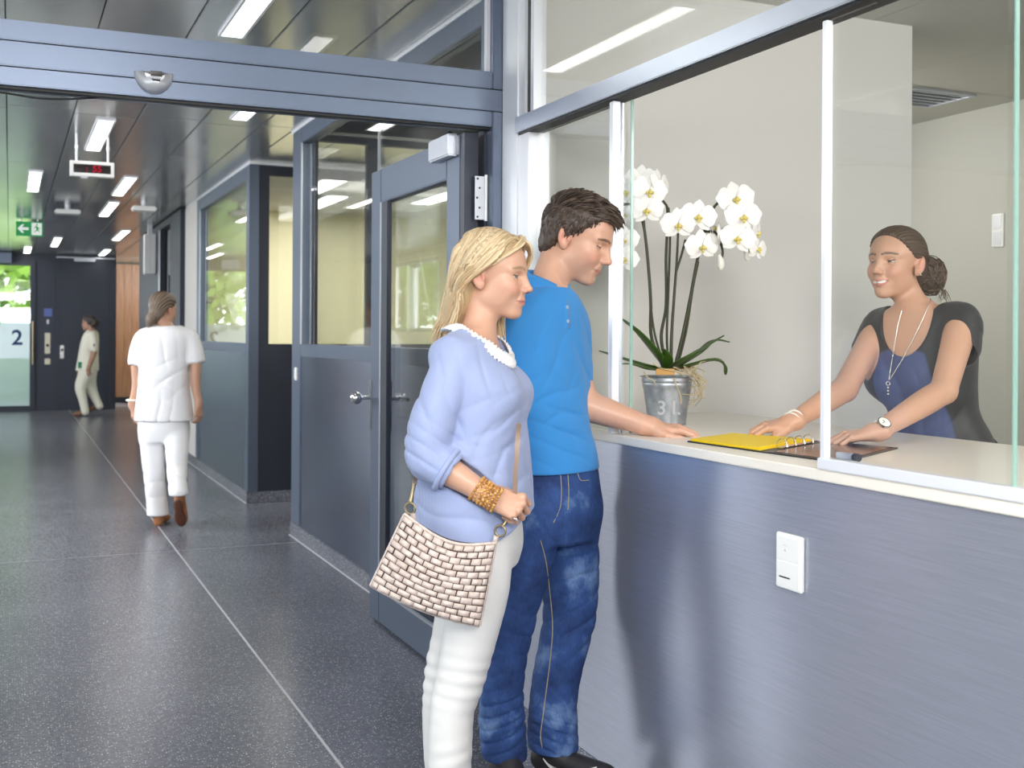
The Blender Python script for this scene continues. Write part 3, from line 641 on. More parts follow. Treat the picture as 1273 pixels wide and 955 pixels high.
# controls on the end wall
cp = empty('lift_call_panel', (.60, EY, 1.2), 'cream call panel with dark key switch on the dark end wall', 'control panel')
MB().box(.555, .645, EY-.02, EY, .985, 1.345, .004).build('plate', mat('cream_plastic', srgb(222, 216, 196), .4), cp); MB().cyl((.60, EY-.03, 1.13), (.60, EY-.02, 1.13), .026).build('key_switch', M['black'], cp, auto=40); [MB().box(.57, .63, EY-.023, EY-.02, q, q+.007).build('divider', M['satin'], cp) for q in (1.215, 1.08)]
tag(MB().box(.555, .645, EY-.02, EY, .80, .90, .004).build('light_switch', mat('cream_switch', srgb(222, 216, 196), .4)), 'square cream wall switch below the call panel', 'switch')
tag(MB().box(.54, .67, EY-.012, EY, 1.63, 1.77, .003).build('room_sign', mat('blue_sign', srgb(88, 104, 168), .4)), 'small blue square sign on the dark end wall', 'sign')
kb = tag(MB().box(.585, .62, EY-.03, EY, 1.50, 1.58, .006).build('card_reader', M['satin']), 'tiny pale card reader under the blue sign', 'card reader')
# wall plates
sw = empty('push_button_plate', (PX, 7.402, 1.08), 'small white push button plate on the grey partition at its far edge', 'switch')
MB().box(PX-.012, PX, 7.375, 7.43, 1.045, 1.13, .003).build('plate', M['plastic'], sw); MB().box(PX-.015, PX-.012, 7.385, 7.42, 1.06, 1.115, .002).build('button', M['plastic'], sw)
sk = empty('wall_plate', (1.716, 2.201, .83), 'white double wall plate on the brushed metal counter front', 'switch plate')
MB().box(1.704, 1.716, 2.153, 2.249, .745, .878, .003).build('plate', M['plastic'], sk)
MB().box(1.7025, 1.704, 2.160, 2.242, .815, .870).box(1.7025, 1.704, 2.160, 2.242, .753, .810).build('insert', M['plastic'], sk); MB().box(1.7015, 1.7025, 2.192, 2.232, .7715, .7745).build('slot', M['black'], sk); MB().cyl((1.7015, 2.21, .838), (1.7025, 2.21, .838), .003, n=10).build('pin_hole', M['satin'], sk)
MB().box(1.7018, 1.7025, 2.203, 2.217, .850, .8515).build('marking', M['satin'], sk)
ow = empty('office_switch', (5.3, 4.9, 1.98), 'white double switch on the grey office wall behind the receptionist', 'switch')
MB().box(5.288, 5.3, 4.86, 4.945, 1.885, 2.08, .003).build('plate', M['plastic'], ow); MB().box(5.285, 5.288, 4.87, 4.935, 1.99, 2.07, .002).box(5.285, 5.288, 4.87, 4.935, 1.895, 1.975, .002).build('rocker', M['satin'], ow)
av = empty('ceiling_vent', (4.62, 4.86, CEIL), 'grey framed ventilation grille in the office ceiling', 'vent')
f = MB()
for a in ((4.30, 4.32, 4.74, 5.10), (4.93, 4.95, 4.74, 5.10), (4.32, 4.93, 4.74, 4.76), (4.32, 4.93, 5.08, 5.10)): f.box(*a, CEIL-.014, CEIL)
f.build('frame', M['silver'], av); box('recess', 4.32, 4.93, 4.76, 5.08, CEIL-.004, CEIL, M['frame_dark'], av)
for k in range(5): box('slat', 4.32, 4.93, 4.785+k*.06, 4.80+k*.06, CEIL-.011, CEIL-.004, M['silver'], av)
# ------------------------------------------------------------------ ring binder on the worktop
WZ = 1.045
mcov = mat('black_binder_cover', srgb(28, 27, 30), .3); myel = mat('yellow_sheet', srgb(246, 210, 20), .5); mgls = mat('dark_glossy_sheet', srgb(52, 42, 40), .15)
bd = empty('ring_binder', (1.95, 2.6, WZ), 'open black ring binder with bright yellow sheets on the worktop', 'binder')
LQ = np.array([(1.786, 2.770), (1.808, 2.452), (2.148, 2.640), (2.035, 2.900)]); RQ = np.array([(1.812, 2.425), (1.836, 2.172), (2.226, 2.400), (2.160, 2.615)])
def slab(name, q, u0, u1, v0, v1, z0, z1, m):
    """a flat sheet on the quad q (u along the near edge, v away from it)"""
    f = lambda u, v: (1-u)*(1-v)*q[0]+u*(1-v)*q[1]+u*v*q[2]+(1-u)*v*q[3]
    P = [f(u, v) for u, v in ((u0, v0), (u1, v0), (u1, v1), (u0, v1))]
    return mesh_obj(name, [(p[0], p[1], WZ+z) for z in (z0, z1) for p in P], [[3, 2, 1, 0], [4, 5, 6, 7], [0, 1, 5, 4], [1, 2, 6, 5], [2, 3, 7, 6], [3, 0, 4, 7]], m, bd)
slab('cover', LQ, 0, 1, 0, 1, 0, .004, mcov); slab('cover', RQ, 0, 1, 0, 1, 0, .004, mcov); slab('spine', np.array([LQ[1], RQ[0], RQ[3], LQ[2]]), 0, 1, 0, 1, 0, .003, mcov)
for k in range(4): slab('yellow_sheet', LQ, .03, .97-.012*k, .03, .97-.01*k, .004+.0016*k, .0055+.0016*k, myel)
slab('pocket_sheet', RQ, .05, .96, .04, .96, .004, .0052, mgls); slab('ring_rail', np.array([LQ[1], RQ[0], RQ[3], LQ[2]]), .1, .9, .25, .75, .003, .008, M['steel'])
for k in range(4):
    t = .28+.15*k; c = (LQ[1]*(1-t)+LQ[2]*t+RQ[0]*(1-t)+RQ[3]*t)/2; e = nrm(np.append(RQ[0]-LQ[1], 0))
    MB().tube(np.array([np.array([c[0], c[1], WZ+.008])+e*.020*math.cos(a)+np.array([0, 0, 1.])*(.022*math.sin(a)) for a in np.linspace(0, math.pi, 12)]), .0015, 6).build('ring', M['steel'], bd, smooth=True)
# ------------------------------------------------------------------ orchid in a zinc pot
OW = 3.93
_c, _s = math.cos(YAW), math.sin(YAW)
def PXW(px, py, w):
    u, v = px-CX, py-CY; u, v = u*math.cos(ROLL)+v*math.sin(ROLL), -u*math.sin(ROLL)+v*math.cos(ROLL)
    r = u/FPX*w; return np.array([r*_c+w*_s, -r*_s+w*_c, EYE-v/FPX*w])
RV = np.array([_c, -_s, 0]); FV = np.array([_s, _c, 0]); UP = np.array([0, 0, 1.])
pb = PXW(829, 520, OW); PB = np.array([pb[0], pb[1], WZ]); S = OW/FPX
oc_ = empty('potted_orchid', PB, 'white flowering orchid in a zinc pot standing on the reception worktop', 'plant')
M['zinc'] = mat('galvanised_zinc', srgb(168, 174, 182), .42, .75); _n = noise(M['zinc'], coords(M['zinc']), 22, 5, .65); _r = ramp(M['zinc'], _n.outputs[0], [(.3, srgb(140, 147, 156)), (.7, srgb(194, 198, 204))]); wire(M['zinc'], _r.outputs[0], bsdf(M['zinc']).inputs['Base Color'])
H = .168; r0, r1 = .064, .089
prof = [(r0-.004, .004), (r0, 0), (r0+.003, .004)]+[(r0+(r1-r0)*t+(.0018 if abs(t-.80) < .03 or abs(t-.9) < .02 else 0), H*t) for t in np.linspace(.04, .97, 34)]+[(r1+.004, H*.975), (r1+.006, H*.988), (r1+.003, H), (r1-.002, H*.99), (r1-.006, H*.9)]
pot = MB().lathe(prof, PB, 40).build('pot', M['zinc'], oc_, auto=40)
mlet = mat('white_stencil', srgb(240, 242, 246), .7)
def on_pot(s, size, px, z):
    o = text('stencil_letter', s, size, (0, 0, 0), (1, 0, 0), (0, 1, 0), mlet, None, .0004, True)
    for vtx in o.data.vertices:
        x, y = vtx.co.x+px, vtx.co.y+z; t = y/H; rr = r0+(r1-r0)*t+.0012; a = x/rr; q = PB+rr*math.sin(a)*RV-rr*math.cos(a)*FV+UP*y; vtx.co = q
    o.parent = pot; return o
on_pot('3', .068, -.028, .058); on_pot('L', .068, .022, .058)
MB().lathe([(.001, H*.86), (r1-.008, H*.86), (r1-.007, H*.83)], PB, 24).build('bark_mulch', mat('bark_mulch', srgb(74, 56, 42), .9), oc_)
q = PXW(827, 462, OW-.09); mb = MB().box(-.032, .032, -.004, .004, -.012, .010, .002); mb.v = [tuple(q+RV*x+FV*y+UP*z) for x, y, z in mb.v]; mb.build('wooden_tag', mat('wooden_tag', srgb(196, 150, 84), .6), oc_)
mlf = mat('orchid_leaf', srgb(62, 92, 30), .32); bump(mlf, noise(mlf, coords(mlf, (30, 30, 30)), 1.5, 3).outputs[0], .15, .004)
def leaf(ctrl, w, name='leaf', m=None, fold=.25, parent=None, nrm_hint=None, tipw=.15):
    P = smooth_path(ctrl, 16); T = np.gradient(P, axis=0); T /= np.linalg.norm(T, axis=1)[:, None]; hint = np.array(UP if nrm_hint is None else nrm_hint)
    B = np.cross(T, hint); B /= np.linalg.norm(B, axis=1)[:, None]; Nn = np.cross(B, T); t = np.linspace(0, 1, 16); prof = w*(np.sin(np.pi*np.clip(.12+.86*t, 0, 1))**.6)
    V = []; 
    for th in (0, -.003):
        for k in (-1, -.5, 0, .5, 1): V.append(P+B*(prof*k)[:, None]+Nn*((abs(k)*fold*prof)[:, None]+th))
    V = np.stack(V, 1).reshape(-1, 3); f = []; n = 10
    for i in range(15):
        for j in range(4): f.append([i*n+j, i*n+j+1, (i+1)*n+j+1, (i+1)*n+j]); f.append([i*n+5+j+1, i*n+5+j, (i+1)*n+5+j, (i+1)*n+5+j+1])
        f.append([i*n, (i+1)*n, (i+1)*n+5, i*n+5]); f.append([i*n+4, i*n+9, (i+1)*n+9, (i+1)*n+4])
    f += [[0, 1, 2, 3, 4, 9, 8, 7, 6, 5], [150+k for k in (4, 3, 2, 1, 0, 5, 6, 7, 8, 9)]]
    return mesh_obj(name, V, f, m or mlf, parent or oc_, True)
o0 = (831, 460)
for ctrl, w in (([(o0[0], o0[1], 0), (812, 437, -.03), (791, 413, -.05), (771, 395, -.06)], .032), ([(o0[0], o0[1], 0), (806, 456, -.05), (776, 447, -.08), (745, 436, -.10)], .026), ([(o0[0]+4, o0[1], 0), (850, 447, .0), (878, 431, .0), (900, 417, .0)], .022), ([(o0[0]+6, o0[1], 0), (858, 455, -.06), (885, 448, -.09), (899, 452, -.10), (902, 466, -.10)], .030), ([(o0[0]+3, o0[1], 0), (846, 452, -.08), (858, 444, -.12), (868, 437, -.14)], .024), ([(o0[0]+5, o0[1], 0), (868, 440, .06), (888, 424, .09), (907, 425, .10)], .020), ([(o0[0], o0[1], 0), (829, 448, -.04), (826, 437, -.05), (823, 432, -.05)], .022), ([(o0[0], o0[1], 0), (806, 459, -.1), (786, 453, -.13), (773, 452, -.14)], .016)):
    leaf([PXW(x, y, OW+d) for x, y, d in ctrl], w)
mst = mat('orchid_stem', srgb(58, 62, 40), .5); mroot = mat('dry_root', srgb(196, 178, 140), .8)
stems = [[(826, 460, 0), (810, 420, 0), (809, 376, -.02), (806, 331, -.03), (801, 285, -.03), (795, 266, -.04), (787, 255, -.05), (772, 256, -.06), (764, 275, -.08), (760, 310, -.09)],
  [(828, 460, .02), (815, 420, .02), (809, 380, .02), (807, 340, 0), (800, 272, -.02)],
  [(830, 460, .01), (822, 420, .01), (828, 380, .01), (828, 320, 0), (830, 265, -.02), (826, 252, -.03), (818, 246, -.04)], [(832, 460, 0), (829, 420, 0), (831, 360, .0), (833, 290, -.01), (831, 258, -.02)],
  [(834, 460, -.02), (835, 416, -.02), (838, 370, -.02), (841, 330, -.03), (843, 290, -.04)], [(840, 340, -.03), (847, 318, -.03), (852, 298, -.03)],
  [(838, 460, .01), (848, 420, .01), (858, 371, 0), (868, 318, -.01), (877, 284, -.02), (888, 257, -.03), (902, 250, -.03), (918, 262, -.03), (930, 285, -.03), (934, 306, -.03)], [(841, 460, .02), (853, 412, .02), (861, 360, .01), (868, 325, 0)], [(877, 288, -.02), (890, 290, -.02), (898, 310, -.02), (897, 325, -.02)]]
for k, st in enumerate(stems): P = smooth_path([PXW(x, y, OW+d) for x, y, d in st], 40); MB().tube(P, np.linspace(.0062, .0040, 40) if k in (0, 2, 4, 6) else np.full(40, .0042), 8).build('flower_stem', mst, oc_, smooth=True)
mpet = mat('white_petal', srgb(248, 247, 244), .5, Subsurface_Weight=.12, Subsurface_Radius=(.02, .02, .02)); mlip = mat('yellow_lip', srgb(222, 206, 116), .5); mbud = mat('pale_petal_back', srgb(236, 236, 226), .5)
def flower(px, py, d, face, r, roll=0.0):
    c = PXW(px, py, OW+d); z = nrm(face); x = nrm(np.cross(UP, z)); y = np.cross(z, x); R_ = np.stack([x, y, z], 1); V = []; Fq = []; n = 0
    def petal(ang, L, w, z0, cup, rnd):
        nonlocal n
        a = ang+roll; e = np.array([math.cos(a), math.sin(a), 0]); g = np.array([-math.sin(a), math.cos(a), 0])
        nu, nv = 9, 7; pts = []
        for i in range(nu):
            t = i/(nu-1); ww = w*max(.10, math.sin(math.pi*min(1, .05+.93*t)**rnd))**.6
            for j in range(nv): s = (j/(nv-1)-.5)*2; pts.append(e*L*(.04+t*.96-.07*s*s*t)+g*ww*s+np.array([0, 0, z0+cup*(t*t)*L+.10*w*(1-s*s)+.05*w*math.sin(5*t+3*s)]))
        V.extend(pts)
        for i in range(nu-1):
            for j in range(nv-1): Fq.append([n+i*nv+j, n+(i+1)*nv+j, n+(i+1)*nv+j+1, n+i*nv+j+1])
        n += nu*nv
    petal(math.pi/2, r*.98, r*.36, -.004, -.12, 1.0); petal(math.radians(222), r*.95, r*.33, -.004, -.15, 1.0); petal(math.radians(318), r*.95, r*.33, -.004, -.15, 1.0)
    petal(math.radians(10), r*1.08, r*.60, .002, -.10, 1.35); petal(math.radians(170), r*1.08, r*.60, .002, -.10, 1.35)
    V = c+np.array(V)@R_.T; fl_ = mesh_obj('flower', V, Fq, mpet, oc_, True)
    b = MB()
    for (dx, dy, dz, a, bb, cc) in ((0, -.004, .012, .007, .009, .007), (-.009, -.007, .008, .006, .005, .006), (.009, -.007, .008, .006, .005, .006), (0, -.016, .010, .006, .008, .004)):
        k = r/.060; bm_ = bmesh.new(); bmesh.ops.create_uvsphere(bm_, u_segments=8, v_segments=6, radius=1); s0 = len(b.v); b.bm(bm_); b.v[s0:] = [tuple(c+R_@(np.array([q[0]*a+dx, q[1]*bb+dy, q[2]*cc+dz])*k)) for q in b.v[s0:]]
    mesh_obj('flower_lip', b.v, b.f, mlip, fl_, True)
FL = [(807, 237, -.06, .2, 20), (804, 261, -.07, -.1, 18), (821, 228, -.03, .9, 18), (780, 238, -.03, -.9, 16), (796, 222, .02, -.3, 17), (777, 266, -.03, -1.0, 16), (775, 298, -.08, -.2, 17), (776, 322, -.09, -.2, 16),
  (843, 279, -.07, .1, 19), (868, 269, -.06, .0, 20), (873, 306, -.06, .2, 19), (896, 292, -.04, 1.2, 16), (915, 247, -.06, .1, 21), (924, 269, -.08, .1, 20), (917, 296, -.08, -.1, 19), (941, 289, -.04, 1.1, 16), (942, 309, -.04, .7, 15), (886, 283, .0, 1.3, 15)]
for k, (x, y, d, tw, r) in enumerate(FL): flower(x, y, d, -FV*math.cos(tw)+RV*math.sin(tw)+UP*(.02+.12*((k*37) % 5-2)/2), r*1.12*S, ((k*53) % 7-3)*.06)
for (x, y, d) in ((896, 328, -.02), (929, 316, -.03), (936, 304, 0)):
    F = Field().u(ell(PXW(x, y, OW+d), (.013, .013, .024))).u(ell(PXW(x-2, y-9, OW+d), (.007, .007, .012)), .01); V, Q = F.mesh(PXW(x, y, OW+d)-.05, PXW(x, y, OW+d)+.05, .004); mesh_obj('flower_bud', V, Q, mbud, oc_, True)
rs = np.random.RandomState(5)
for k in range(12):
    a = PXW(rs.uniform(836, 862), rs.uniform(455, 463), OW-.05); b_ = PXW(rs.uniform(850, 880), rs.uniform(455, 475), OW-.09+.06*rs.rand()); e_ = PXW(rs.uniform(845, 874), rs.uniform(480, 508), OW-.08+.05*rs.rand()); m_ = PXW(rs.uniform(858, 878), rs.uniform(470, 495), OW-.09)
    MB().tube(smooth_path([a, b_, m_, e_], 18), np.linspace(.0022, .001, 18), 5).build('raffia_root', mroot, oc_, smooth=True)
for ctrl in ([(800, 462), (806, 470), (812, 473), (816, 480)], [(812, 452), (822, 458), (840, 462), (856, 466)], [(838, 470), (842, 482), (846, 492), (847, 502)], [(855, 464), (866, 456), (872, 450), (877, 449)]): MB().tube(smooth_path([PXW(x, y, OW-.10) for x, y in ctrl], 16), .002, 5).build('raffia_root', mroot, oc_, smooth=True)
# ------------------------------------------------------------------ anatomy (head frame: x forward, y to the person's left, z up)
def head_field(F, o, R, s=1.0, male=True, smile=0.0, k0=.02, ears=True, teeth=False, lid=.0060):
    T = lambda f: xf(f, o, R, s)
    U = lambda f, k: F.u(T(f), k*s)
    S = lambda f, k: F.sub(T(f), k*s)
    m = 1.0 if male else 0.0
    U(ell((-.013, 0, .036), (.092, .074, .082)), k0)
    U(ell((.030, 0, .034), (.058, .060, .060)), .03)
    U(ell((.026, 0, -.040), (.058+.003*m, .053+.003*m, .066)), .03)
    for y in (-1, 1):
        U(rc((-.002, y*(.043+.004*m), -.056), (.058, y*.015, -.096-.003*m), .015, .012), .024)
        U(ell((.050, y*.043, -.022), (.026, .019, .020)), .022)
        U(rc((.0815+.003*m, y*.010, .020), (.064, y*.046, .019), .008+.001*m, .008), .016)
    for y in (-1, 1): U(ell((.030, y*.040, -.048), (.032, .020, .030)), .020)
    U(ell((.070+.003*m, 0, -.097), (.016, .018+.003*m, .014)), .018)
    U(ell((.066, 0, -.062), (.026, .028, .026)), .02)
    U(ell((.062, 0, -.022), (.026, .026, .050)), .018)
    # nose
    U(rc((.0835, 0, .014), (.1015+.002*m, 0, -.026), .0075, .0095), .012)
    U(ell((.1045+.002*m, 0, -.0310), (.0105, .0105, .0085)), .007)
    for y in (-1, 1):
        U(ell((.0945, y*.0118, -.0350), (.0095, .0070, .0075)), .006)
        S(ell((.0985, y*.0065, -.0425), (.0050, .0030, .003)), .002)
        # sockets, eyeballs and lids
        S(ell((.088, y*.032, .001), (.015, .0165, .0105)), .012)
        U(ell((.0655, y*.0315, .0005), (.0128, .0128, .0125)), .001)
        lsh = ell((.0655, y*.0315, .0005), (.0146, .0146, .0142))
        up = plane((.0655, 0, lid), (-.30, 0, -1)); lo = plane((.0655, 0, -.0054+.0012*smile), (-.18, 0, 1))
        U((lambda l, u: lambda p: np.maximum(l(p), u(p)))(lsh, up), .0015)
        U((lambda l, u: lambda p: np.maximum(l(p), u(p)))(lsh, lo), .0015)
        # cheek lifted by a smile
        if smile: U(ell((.064, y*.036, -.036), (.018, .015, .014)), .016)
        # mouth corner fold
        S(rc((.0905, y*.021, -.043), (.078, y*.031, -.068), .0015, .0022), .007)
    w = .0225+.005*smile; cz = -.0655+.006*smile
    for y in (-1, 1):
        U(rc((.0895, y*.003, -.0605+.0022*teeth), (.0765, y*w, cz+.0012), .0046, .0024), .006)
        U(rc((.0880, 0, -.0712-.003*teeth), (.0765, y*(w-.002), cz-.0022), .0056, .0028), .006)
        S(rc((.0958, 0, -.0662), (.0785, y*(w+.003), cz), .0013+.0026*teeth, .0010), .0015)
    if teeth: U(ell((.0660, 0, -.0655), (.0240, .0225, .0090)), .0005)
    S(ell((.0945, 0, -.083), (.006, .016, .0045)), .007)
    if ears:
        for y in (-1, 1):
            Re = rotz(y*-.38)@roty(-.18)
            e = Field(); e.u(ell((-.018, y*.0745, -.004), (.0185, .0075, .031), Re)); e.u(ell((-.012, y*.070, -.030), (.009, .005, .010), Re), .006)
            e.sub(ell((-.0145, y*.0825, -.005), (.0095, .0075, .0185), Re), .004); e.sub(ell((-.020, y*.0845, .012), (.0085, .006, .0085), Re), .004)
            e.u(ell((-.004, y*.0735, -.010), (.004, .005, .007), Re), .003)
            U(e, .004)
def face_colors(V, o, R, s, skin, lips, brow, lid=(.10, .06, .05), iris=(.10, .13, .12), smile=0.0, teeth=False, blush=(.62, .22, .16), browz=.0265, lidz=.0060, gaze=(0, 0)):
    """colours of skin, lips, brows, eyes on the body mesh"""
    q = (V-o)@R/s; C = np.tile(np.asarray(skin, float), (len(V), 1)); x, y, z = q[:, 0], q[:, 1], q[:, 2]; ay = np.abs(y)
    def mix(mask, c): C[:] = C*(1-mask[:, None])+np.asarray(c)*mask[:, None]
    g = lambda v, c, w: np.exp(-((v-c)/w)**2)
    inh = (np.abs(z) < .13) & (np.abs(x) < .14) & (ay < .1)
    n = vnoise(q*260)*.5+.5
    mix(inh*(.35*g(z, -.030, .018)*g(ay, .045, .018)*(x > .03)), blush)
    mix(inh*(.30*g(z, -.036, .010)*g(ay, 0, .014)*(x > .09)), blush)
    mix(inh*(.55*g(z, -.002, .026)*np.clip((ay-.070)/.006,0,1)*(np.abs(x+.016) < .035)), blush)
    w = .0235+.005*smile; cz = -.0655+.006*smile; tz = -.0655+(cz+.0655)*(ay/w)**2
    th = np.clip(1-(ay/w)**2, 0, 1)**.5
    up = np.clip((.0070*th+.0008+.0022*teeth-(z-tz))/.0015, 0, 1)*np.clip((z-tz+.0005)/.001, 0, 1); dn = np.clip((.0092*th+.0008+.003*teeth+(z-tz))/.0015, 0, 1)*np.clip((tz-z+.0005)/.001, 0, 1)
    mix(inh*(np.maximum(up, dn)*(ay < w+.001)*(x > .070)), lips)
    mix(inh*(np.clip((.0016-np.abs(z-tz))/.001, 0, 1)*(ay < w+.003)*(x > .068))*.8, np.asarray(lips)*.30)  # darker line along the parting of the lips
    if teeth: mix(inh*((np.abs(z-tz-.0004) < .0050*th)*(ay < w*.86)*(x < .0915)*(x > .06))*1.0, (.84, .82, .76))
    bz = browz-.20*np.clip(ay-.038, 0, 1)-.003*(ay < .018)
    mix(inh*np.clip((.0050-.05*np.abs(ay-.028)-np.abs(z-bz))/.0016, 0, 1)*(ay > .010)*(ay < .056)*(x > .045)*(.75+.25*n), brow)
    ex, ey, ez = x-.0655, ay-.0315, z-.0005; r = np.sqrt(ex**2+ey**2+ez**2); ball = inh*(r < .01345)*(x > .064)
    gy = y*0+np.where(y > 0, y-.0315, y+.0315)-gaze[0]; gz = ez-gaze[1]
    mix(ball*1.0, (.50, .47, .45)); a = np.sqrt(gy**2+gz**2)
    mix(ball*(a < .0066), iris); mix(ball*(a < .0030), (.01, .01, .01))
    uz = lidz-.30*(x-.0655); lz = -.0054+.0012*smile+.18*(x-.0655)
    sh = inh*(r < .0166)*(x > .0605)*(ey < .0165)
    mix(sh*np.clip((.0021-np.abs(z-uz-.0002))/.0007, 0, 1), lid); mix(sh*np.clip((.0011-np.abs(z-lz))/.0006, 0, 1)*.7, lid)
    return C
def hand_field(F, wrist, fwd, back, side, s=1.0, curl=None, spread=None, thumb=None, k=.012):
    """wrist joint, direction of the fingers, normal of the back of the hand; side +1 thumb towards back x fwd"""
    x = nrm(fwd); z = nrm(np.asarray(back)-x*(x@np.asarray(back))); y = np.cross(z, x)*side; M = np.stack([x, y, z], 1); wrist = np.asarray(wrist, float)
    P = lambda q: wrist+M@(np.asarray(q)*s)
    base = [(.090, .030, 0), (.094, .009, .003), (.089, -.012, .001), (.080, -.031, -.003)]
    lens = [(.043, .026, .021), (.047, .030, .022), (.043, .028, .021), (.033, .021, .019)]
    rad = [.0092, .0094, .0088, .0076]
    curl = curl or [(20, 25, 15)]*4; spread = spread or (6, 1, -4, -10)
    F.u(rc(P((-.02, 0, 0)), P((.02, 0, 0)), .024*s, .024*s), .02)
    for b, r in zip(base, rad): F.u(rc(P((.012, b[1]*.55, -.003)), P((b[0], b[1], b[2]-.004)), .016*s, (r+.0026)*s), k*s)
    tips = []
    for i, (b, L, r) in enumerate(zip(base, lens, rad)):
        p = np.array(b); a = 0; q = [tuple(P(p))+(r*s*1.08,)]; sp = math.radians(spread[i])
        for j in range(3):
            a += math.radians(curl[i][j]); d = np.array([math.cos(a)*math.cos(sp), math.cos(a)*math.sin(sp), -math.sin(a)]); p = p+d*L[j]; rr = r*(.96, .88, .74)[j]
            q.append(tuple(P(p))+(rr*s,))
        F.u(chain(q), .004*s)
        for j in (0, 1, 2): F.u(ell(q[j][:3], np.array([1, 1, 1])*q[j][3]*1.06), .003*s)
        tips.append(np.array(q[-1][:3]))
    t = thumb or [(.030, .026, -.012), (.058, .046, -.020), (.088, .052, -.028), (.112, .050, -.034)]
    F.u(chain([tuple(P(v))+(r*s,) for v, r in zip(t, (.017, .0125, .0105, .0082))]), .010*s)
    F.u(ell(P((.04, .022, -.012)), np.array([.030, .018, .014])*s, M), .012*s)
    return tips
def V3(*a): return np.array(a, float)
# ------------------------------------------------------------------ figure tools (image point + distance -> space)
def LP(rows):
    """rows: px, py, distance, radius in px -> x, y, z, r"""
    return [tuple(PXW(x, y, w))+(r*w/FPX,) for x, y, w, r in rows]
def face_dir(yaw, pitch, right=True):
    """facing image right (or left), turned yaw degrees towards the camera, nose down pitch degrees"""
    a, p = math.radians(yaw), math.radians(pitch); h = math.cos(a)*RV*(1 if right else -1)-math.sin(a)*FV
    return h*math.cos(p)-UP*math.sin(p), UP*math.cos(p)+h*math.sin(p)
def bounds(pts, m): P = np.array([p[:3] for p in pts]); return P.min(0)-m, P.max(0)+m
def ring_on(F, c, n, k=64, rmax=.3, e=None):
    """closed curve where the plane (c, n) meets the surface of F, seen from c"""
    n = nrm(n); a = nrm(np.cross(n, [0, 0, 1.]) if abs(n[2]) < .95 else np.cross(n, [1., 0, 0])); b = np.cross(n, a); t = np.linspace(0, 2*np.pi, k, endpoint=False)
    D = np.cos(t)[:, None]*a+np.sin(t)[:, None]*b; lo = np.zeros(k); hi = np.full(k, rmax)
    rr = np.linspace(0, rmax, 60); vals = F((c+D[:, None]*rr[None, :, None]).reshape(-1, 3)).reshape(k, 60)
    first = np.argmax(vals > 0, axis=1); hi = rr[np.maximum(first, 1)]; lo = rr[np.maximum(first-1, 0)]
    for _ in range(14):
        m = (lo+hi)/2; v = F(c+D*m[:, None]); lo = np.where(v < 0, m, lo); hi = np.where(v < 0, hi, m)
    return c+D*lo[:, None], D
def closed_tube(P, r, n=8):
    P = np.asarray(P); m = len(P); T = np.roll(P, -1, 0)-np.roll(P, 1, 0); T /= np.linalg.norm(T, axis=1)[:, None]; c = P.mean(0)
    O = P-c; O -= T*(O*T).sum(1)[:, None]; O /= np.linalg.norm(O, axis=1)[:, None]+1e-9; B = np.cross(T, O); a = np.arange(n)*2*np.pi/n; r = np.broadcast_to(r, m)
    V = (P[:, None]+r[:, None, None]*(np.cos(a)[None, :, None]*O[:, None]+np.sin(a)[None, :, None]*B[:, None])).reshape(-1, 3)
    i = np.arange(m)[:, None]*n; i2 = ((np.arange(m)+1) % m)[:, None]*n; j = np.arange(n)[None]; jn = (j+1) % n
    return V, np.stack([i+j, i+jn, i2+jn, i2+j], -1).reshape(-1, 4)
def beads(points, r, seg=8):
    b = bmesh.new(); bmesh.ops.create_uvsphere(b, u_segments=seg, v_segments=seg-2, radius=1); sv = np.array([v.co for v in b.verts]); b.verts.index_update(); sf = [[v.index for v in f.verts] for f in b.faces]; b.free()
    V = []; Fs = []
    for i, p in enumerate(points): V.append(sv*r+p); Fs += [[q+i*len(sv) for q in f] for f in sf]
    return np.concatenate(V), Fs
def crease(dirs, freq, amp, c=None, rad=None, seed=0, warp=1.0, wf=11):
    """narrow sharp valleys between soft rolls of cloth"""
    d = nrm(dirs); fr = math.pi*freq
    def f(p):
        ph = (p@d)*fr+warp*1.6*vnoise(p*wf, seed); s = 1-np.abs(np.sin(ph)); g = 1.0 if c is None else np.exp(-((p-c)**2).sum(1)/rad**2)
        return amp*(s**2.2*1.3-.35)*g*(.6+.4*vnoise(p*8, seed+3))
    return f
def folds(dirs, freq, amp, c=None, rad=None, seed=0, sharp=1.0, warp=.6, wf=14):
    """soft cloth folds: ridges across dirs, optionally fading away from c"""
    d = nrm(dirs); fr = 2*math.pi*freq
    def f(p):
        ph = (p@d)*fr+warp*2.2*vnoise(p*wf, seed); s = np.sin(ph); s = np.sign(s)*np.abs(s)**sharp
        g = 1.0 if c is None else np.exp(-((p-c)**2).sum(1)/rad**2)
        return -amp*s*g*(.55+.45*vnoise(p*9, seed+3))
    return f
def cloth_noise(amp, sc, seed=0): return lambda p: amp*vnoise(p*np.asarray(sc), seed)
def shoe(F, heel, d, L=.28, W=.095, up=UP, sole=True):
    """an upper and a sole, both as fields; heel is the floor point under the heel"""
    d = nrm(d); R = frame(d, up); o = np.asarray(heel, float)
    P = lambda *q: o+R@np.array(q)
    F.u(chain([tuple(P(.035, 0, .055))+(.034,), tuple(P(.10, 0, .058))+(.034,), tuple(P(L*.55, 0, .045))+(.036,), tuple(P(L*.78, .004, .034))+(.034,), tuple(P(L-.04, .006, .028))+(.026,)]), .02)
    F.u(ell(P(L*.68, .003, .032), (.07, W*.48, .030), R), .02); F.inter(plane(P(0, 0, .004), -R[:, 2]), .004)
    return R
